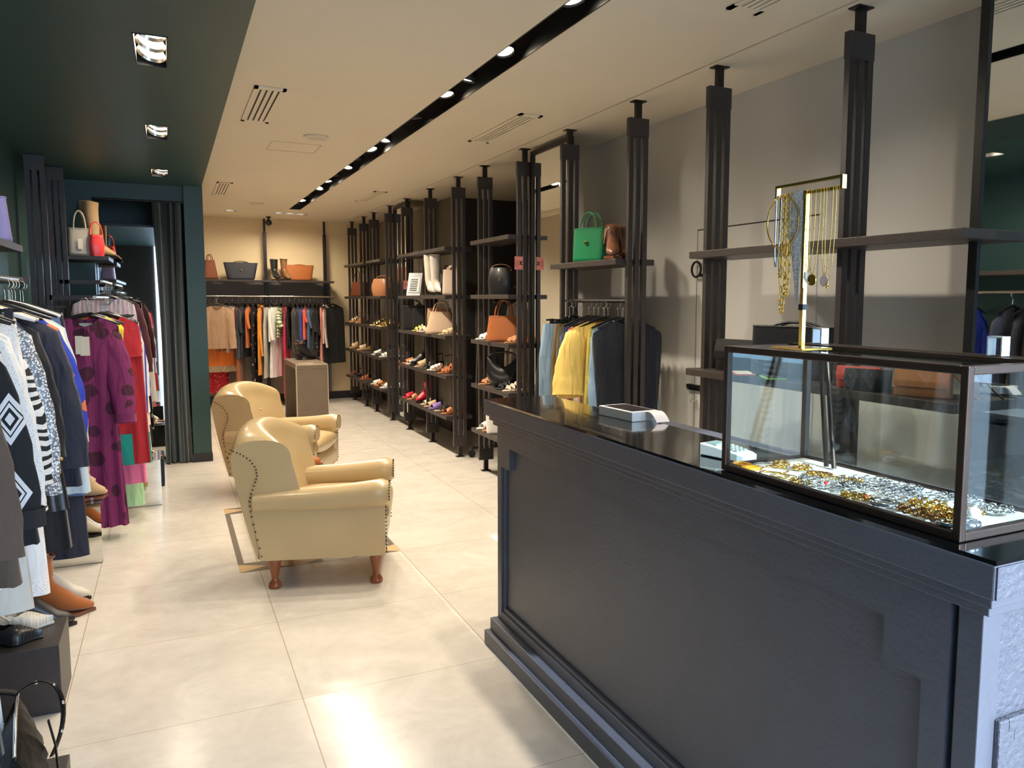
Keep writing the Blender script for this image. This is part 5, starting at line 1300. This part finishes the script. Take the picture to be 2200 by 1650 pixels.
shoe('strappy', 'sandal', 'pale sandal with tan straps farther on the low black stand', (-.36, 7.22, .22), .05, NUDE, 'sandals by the curtain', hh=.05, heel='block')
shoe('cross', 'sandal', 'bronze pointed mule nearest on the low black stand', (-.34, 7.06, .22), .02, COG, 'sandals by the curtain', m2=PALE)
# console
shoe('boot', 'wedge_boot', 'black lace up ankle boot with open toe on the console', (1.40, 10.20, .745), .1, BLKL, 'ankle boots', L=.24, h=.20, hh=.05, m2=BRN)
shoe('boot', 'wedge_boot', 'second black lace up ankle boot behind the first on the console', (1.40, 10.33, .745), .1, BLKL, 'ankle boots', L=.24, h=.20, hh=.05, m2=BRN)
shoe('strappy', 'sandal', 'silver sandal on the floor inside the console', (1.33, 9.66, 0), .1, M('silver_foil', (190, 194, 198), .3, .8), None)
# back shelf boots
shoe('tall', 'tall_boot', 'tall black boot by the slim post on the back wall shelf', (1.345, 11.96, 1.7655), -PI/2+.25, BLKL, 'tall boots', h=.30, L=.24)
shoe('boot', 'cowboy_boot', 'brown western boot beside the tall black one on the back shelf', (1.475, 11.96, 1.7655), -PI/2+.3, LT('old_brown', (120, 84, 52)), 'tall boots', h=.30, L=.24, m2=BRN)
# left high shelf boots
shoe('tall', 'tall_boot', 'tall tan suede boot on the left high shelf behind the red bag', (-.60, 7.66, 1.8325), .05, TSUE, 'tall boots', h=.46, L=.22)
shoe('tall', 'tall_boot', 'second tall tan boot farther back on the left high shelf', (-.64, 7.78, 1.8325), .0, TSUE, 'tall boots', h=.48, L=.2)

# ---------------------------------------------------------------- bags
def rr(w, d, z, p=5, n=28, y0=0): return [(w*math.copysign(abs(math.cos(2*PI*k/n))**(2/p), math.cos(2*PI*k/n)), y0 + d*math.copysign(abs(math.sin(2*PI*k/n))**(2/p), math.sin(2*PI*k/n)), z) for k in range(n)]
def handle(w, d, z0, h, r=.0055, n=14): return MB().tube([(w*math.cos(PI*k/n), d + .006*math.sin(PI*k/n), z0 + h*math.sin(PI*k/n)**.8) for k in range(n+1)], r, 8)
def bag(style, name, label, loc, rz, mat, group='bags', w=.15, d=.06, h=.22, top=.86, hh=.12, m2=None, charm=None, hw_=.55):
    t = thing(name, label, 'bag', (loc[0], loc[1], loc[2]+.0008), rz, group)
    m2 = m2 or mat
    if style == 'tote':
        n = 8; rings = [rr(w*(1+(top-1)*k/n)*(.96 if k == 0 else 1), d*(1 - .35*(k/n)), h*k/n, 5) for k in range(n+1)]
        obj('body', MB().loft([rr(w*.9, d*.85, 0, 5)] + rings[:1] + rings[1:], caps=True), mat, t, True)
        obj('rim', MB().tube(rr(w*top*1.0, d*.65, h, 5, 24), .0035, 6, closed=True), m2, t, True)
        for s in (-1, 1): obj('handle', handle(w*top*hw_, s*d*.58, h-.03, hh+.03), m2, t, True)
    elif style == 'bucket':
        rings = []
        for k in range(11):
            v = k/10; q = .86 + .22*math.sin(PI*v*.8) - .22*v*v
            rings.append([(x*(1+.03*math.sin(5*math.atan2(y, x))*v), y*(1+.03*math.sin(7*math.atan2(y, x))*v), z) for x, y, z in rr(w*q, d*q, h*v, 3)])
        obj('body', MB().loft(rings), mat, t, True)
        obj('drawstring', MB().tube([(x*1.03, y*1.03, z) for x, y, z in rr(w*.80, d*.80, h*.88, 3, 24)], .004, 6, closed=True), m2, t, True)
        for s in (-1, 1): obj('ring', MB().tube([(s*w*.82, .016*math.cos(a), h*.9+.016*math.sin(a)) for a in [2*PI*k/16 for k in range(16)]], .003, 6, closed=True), GOLD, t, True)
        obj('handle', handle(w*.8, 0, h*.9, hh, .005), m2, t, True)
    elif style == 'hobo':
        def f(v, c): return 0
        rings = []
        for k in range(13):
            x = -w + 2*w*k/12; q = 1 - (x/w)**2
            zt = h*(.62 + .38*(abs(x)/w)**1.6); zb = h*.05*(abs(x)/w)**4*6
            b_ = d*(.35 + .65*q**.5); cz = (zt+zb)/2; hz = (zt-zb)/2
            rings.append([(x, b_*math.cos(2*PI*j/18)*(1 if math.sin(2*PI*j/18) < 0 else .6), cz + hz*math.sin(2*PI*j/18)) for j in range(18)])
        obj('body', MB().loft(rings), mat, t, True)
        obj('handle', handle(w*.92, 0, h*.86, hh, .008), m2, t, True)
    elif style == 'clutch':
        obj('body', MB().loft([rr(w, d*q, h*v, 7) for v, q in ((0,.9),(.03,1),(.5,.9),(.95,.6),(1,.5))]), mat, t, True)
        obj('flap', MB().grid(10, 12, lambda u, v: (-w*.985 + 1.97*w*u, -d*(.55+.45*min(1, v*1.5)) - .004, h*1.01 - h*.62*v)), m2, t, True)
    if charm:
        if charm == 'tag': obj('swing_tag', B(-.018, -d-.006, h*.25, .014, -d-.004, h*.62), M('cream_card', (232,222,200), .6), t)
        else: obj('clasp', MB().box(-.010, -d-.004, h*.52, .010, -d+.012, h*.62), GOLD, t, bevel=.002)
    return t
bag('tote', 'tote_bag', 'green leather tote on the shelf above the right rail', (2.44, 4.47, 1.7455), -1.15, GREEN_L, w=.125, d=.055, h=.215, top=.98, hh=.10, charm='clasp')
bag('tote', 'satchel', 'brown satchel with pale end panel on the corner unit', (2.45, 11.40, GS[2]), -1.2, LT('saddle', (112, 62, 40)), w=.17, d=.07, h=.20, hh=.16)
bag('bucket', 'bucket_bag', 'tan slouchy bucket bag on the unit second from the back', (2.45, 10.02, GS[2]), -1.0, LT('caramel', (172, 116, 78)), w=.15, d=.10, h=.22, hh=.06)
bag('tote', 'bag', 'dark grey bag behind the pale over-knee boots', (2.51, 7.62, GS[2]), -.4, LT('charcoal', (62, 60, 62)), w=.09, d=.06, h=.22, hh=.08)
bag('clutch', 'bag', 'small black bag between the boots and the nude bag', (2.46, 7.46, GS[2]), -.5, BLKL, w=.06, d=.04, h=.19)
bag('tote', 'bag', 'nude pink upright bag at the near end of the middle unit', (2.44, 7.24, GS[2]), -.6, NUDE, w=.095, d=.05, h=.24, top=.9, hh=.04)
bag('tote', 'bag', 'black tall bag standing on the far half of the middle unit', (2.45, 8.60, GS[3]), -.6, BLKL, w=.14, d=.06, h=.27, top=1, hh=.06)
bag('tote', 'bag', 'black patent bag next to the tall black one', (2.45, 8.40, GS[3]), -.5, BLKL, w=.07, d=.05, h=.24, top=1, hh=.05)
bag('tote', 'handbag', 'beige dome handbag with two tall handles on the middle unit', (2.44, 7.58, GS[3]), -.55, LT('oat', (208, 180, 152)), w=.165, d=.09, h=.215, top=.62, hh=.10, hw_=.75)
bag('clutch', 'bag', 'folded tan bag leaning behind the beige dome handbag', (2.50, 7.84, GS[3]), -.7, LT('sand', (182, 142, 108)), w=.12, d=.05, h=.25)
bag('bucket', 'bucket_bag', 'black bucket bag with gold rings on the unit by the tall mirror', (2.45, 6.03, GS[2]), -.55, LT('ink', (40, 38, 40)), w=.105, d=.085, h=.22, hh=.05, charm='clasp', m2=BRN)
bag('tote', 'tote_bag', 'tan trapeze tote on the unit by the tall mirror', (2.44, 5.94, GS[3]), -.62, COG, w=.145, d=.085, h=.205, top=.82, hh=.13, charm=None)
bag('hobo', 'hobo_bag', 'black hobo bag on the unit by the tall mirror', (2.44, 5.97, GS[4]), -.6, BLKL, w=.13, d=.07, h=.27, hh=.06)
bag('tote', 'tote_bag', 'white tote on the lowest shelf behind the counter corner', (2.42, 6.02, GS[5]), -.3, WHL, w=.10, d=.05, h=.16, top=1.05, hh=.08)
bag('tote', 'tote_bag', 'black tote on the lower shelf behind the necklace stand', (2.46, 2.62, 1.1655), -1.25, LT('tote_black', (28, 29, 34)), w=.205, d=.055, h=.225, top=1.0, hh=.02)
bag('clutch', 'wallet_bag', 'coral wallet bag on the lower shelf seen through the case', (2.40, 2.20, 1.1655), -1.2, LT('coral', (222, 96, 86)), w=.085, d=.022, h=.085, m2=LT('coral', (222, 96, 86)))
bag('clutch', 'wallet_bag', 'black wallet bag leaning in front of the coral one', (2.36, 2.12, 1.1655), -1.2, BLKL, w=.085, d=.022, h=.082)
tb = bag('clutch', 'crossbody_bag', 'tan crossbody bag with chain strap on the lower shelf', (2.39, 1.90, 1.1655), -1.2, LT('cinnamon', (164, 104, 62)), w=.095, d=.03, h=.095)
obj('chain_strap', MB().tube([(.094, 0, .085), (.12, -.01, .07), (.16, -.03, .03), (.20, -.04, .006)], .004, 6), BRN, tb, True)
bag('clutch', 'bag', 'black flat bag at the left end of the lower shelf behind the counter', (2.47, 3.02, 1.1655), -1.3, BLKL, w=.11, d=.045, h=.15)
for i, (y, c1, c2, n1) in enumerate(((2.86, (228, 214, 196), (230, 92, 74), 'cream and coral'), (2.66, (24, 24, 26), (140, 214, 60), 'black and lime green'))):
    t = thing('flat_pouch', 'flat %s pouch lying on the lower shelf' % n1, 'pouch', (2.36, y, 1.166), -.5, 'flat pouches')
    obj('pouch', MB().box(-.03, -.085, 0, .05, .085, .008), M('pouch_'+n1[:5], c1, .5), t, bevel=.002)
    obj('edge', MB().box(-.034, -.089, .001, -.0302, .089, .007).box(-.030, -.089, .001, .05, -.0855, .007), M('pouch_e'+n1[:5], c2, .5), t)
bag('tote', 'tote_bag', 'wide black tote with gold charm on the back wall shelf', (.915, 11.90, 1.7655), .05, LT('tote_navy', (44, 46, 52)), w=.175, d=.07, h=.235, top=1.28, hh=.02, charm='clasp')
bag('tote', 'tote_bag', 'cognac tote with hanging handles on the back wall shelf', (1.70, 11.90, 1.7655), .05, LT('cognac2', (160, 92, 46)), w=.165, d=.065, h=.22, top=1.22, hh=.01)
bag('tote', 'bag', 'brown bag cut off by the green column on the back wall shelf', (.52, 11.90, 1.7655), .2, LT('rusty', (124, 66, 40)), w=.10, d=.07, h=.26, top=.6, hh=.08)
bag('tote', 'bag', 'pale grey upright bag with looped handle on the left high shelf', (-.615, 7.36, 1.8325), .15, LT('stone', (186, 176, 158)), w=.085, d=.05, h=.215, top=.9, hh=.14, charm='tag')
bag('bucket', 'bag', 'slim red ruched bag on the left high shelf', (-.500, 7.34, 1.8325), .2, LT('scarlet', (224, 60, 62)), w=.055, d=.04, h=.17, hh=.12)
bag('tote', 'bag', 'lilac bag on the shelf at the left picture edge', (-.70, 4.28, 1.7425), .1, LT('lavender', (130, 124, 178)), w=.085, d=.06, h=.20, top=.8, hh=.08)
# black saddle bag with studded strap at the bottom left
sbg = thing('saddle_bag', 'black patent saddle bag with zip and eyelet strap at the bottom left', 'bag', (-.415, 2.475, .136), PI/2+.12, 'bags')
PAT = LT('patent', (14, 14, 16), rough=.42, coat=0, bump=.35, bscale=30, spec=.12)
rings = []
for k in range(17):
    v = k/16; x = -.17 + .34*v; q = math.sin(PI*(.10+.80*v))**.6
    zt = .215*(.80+.20*q) + .02*v; zb = .002 + .05*(1-q)
    ring = []
    for j in range(20):
        a = 2*PI*j/20; cz = .5 + .5*math.sin(a); z = zb + (zt-zb)*cz
        th = .068*q*(1-cz**1.7)**.8*(.55+.45*min(1, cz*4)) + .006
        ring.append((x, th*math.copysign(1, math.cos(a))*(abs(math.cos(a))**.5)*(1+.10*math.sin(11*v*PI+3*cz*5)), z))
    rings.append(ring)
obj('body', MB().loft(rings), PAT, sbg, True)
obj('zip', MB().tube([(-.165+.335*k/12, 0, .217*(.80+.20*math.sin(PI*(.10+.80*k/12))**.6)+.02*k/12+.004) for k in range(13)], .005, 6), SILVER, sbg, True)
def bez(p, n=18):
    out = []
    for i in range(n+1):
        t = i/n; c_ = [(1-t)**3, 3*t*(1-t)**2, 3*t*t*(1-t), t**3]
        out.append(tuple(sum(c_[m]*p[m][ax] for m in range(4)) for ax in range(3)))
    return out
for pts_, nm in ((bez([(.165, 0, .225), (.20, -.10, .29), (.06, -.145, .20), (.10, -.075, .045)]), 'right'), (bez([(.165, .0, .225), (.14, .14, .32), (-.05, .16, .20), (-.16, .07, .09)]), 'left')):
    strp = obj('strap', MB().tube(pts_, .0125, 8, flat=.22, up=(0, 1, 0)), PAT, sbg, True)
    for k in range(3, 18, 4): obj('eyelet', MB().ball((pts_[k][0]-.004, pts_[k][1], pts_[k][2]), .0055, 8, 6), SILVER, strp, True)
obj('tab', MB().tube([(.06, -.072, .17), (.05, -.085, .10), (.045, -.088, .035)], .016, 8, flat=.2, up=(0,1,0)), PAT, sbg, True)
# price list stand
ls = thing('price_list_stand', 'tilted clear stand with a printed white list among the bags', 'sign', (2.40, 8.47, GS[2]+.001), -.5)
obj('board', MB().add([(-.075,0,0),(.075,0,0),(.075,.0,.004),(-.075,0,.004)], [(0,1,2,3)]).loft([[(-.075,0,.002),(.075,0,.002),(.075,.003,.002),(-.075,.003,.002)], [(-.055,.07,.25),(.095,.07,.25),(.095,.073,.25),(-.055,.073,.25)]]), AC, ls)
obj('paper', MB().loft([[(-.058,-.002,.035),(.062,-.002,.035),(.062,0,.035),(-.058,0,.035)], [(-.044,.048,.205),(.078,.048,.205),(.078,.050,.205),(-.044,.050,.205)]]).move(0, .004, 0), WHITEPL, ls)
pr = MB()
for k in range(7): pr.box(-.04+.004*k*.4, -.001+.0065*k+.002, .055+.02*k, .04+.004*k*.4, .0005+.0065*k+.002, .062+.02*k)
obj('print', pr, GREYLINE, ls)
obj('foot', B(-.06, .0, 0, .06, .07, .003), AC, ls)

# small things near the armchairs and the right wall
tbl = thing('side_table', 'low dark side table mostly hidden between the two armchairs', 'table', (.70, 5.27, 0))
obj('table_top', MB().lathe([(.01,.40),(.17,.40),(.172,.408),(.17,.416),(.01,.416)], 28), WENGE, tbl, True)
for k in range(3):
    a = 2*PI*k/3+.4; obj('leg', MB().tube([(.15*math.cos(a), .15*math.sin(a), .001), (.09*math.cos(a), .09*math.sin(a), .40)], .011, 8), WENGE, tbl, True)
shoe('mule', 'slide', 'brown slide just visible over the arm of the nearer armchair', (.66, 5.22, .4165), .3, COG, 'slides on the side table', L=.22)
shoe('mule', 'slide', 'blue slide with white edge peeping out beside the nearer chair back', (.56, 5.30, .4165), -.35, LT('blue', (56, 66, 140)), 'slides on the side table', L=.22, sole=WHL)
rh = thing('ring_hook', 'dark metal ring holder behind the left post of the counter shelving', 'hook', (2.848, 3.85, 1.69))
obj('ring', MB().tube([(-.03, .045*math.cos(a), .0+.045*math.sin(a)) for a in [2*PI*k/24 for k in range(24)]], .007, 8, closed=True), BLACK, rh, True)
obj('bracket', MB().tube([(-.001, -.03, -.035), (-.03, -.03, -.035)], .010, 10), BLACK, rh, True)
hd = thing('wall_latch', 'small black latch on the right wall just above the counter', 'latch', (2.848, 3.88, .985))
obj('bolt', MB().box(-.028, -.07, -.012, -.001, .05, .012).box(-.022, -.075, -.022, -.001, .055, -.016), BLACK, hd)
obj('knob', MB().tube([(-.001, -.03, -.085), (-.035, -.03, -.085)], .006, 8).ball((-.04, -.03, -.085), .011, 10, 8), CHROME, hd, True)
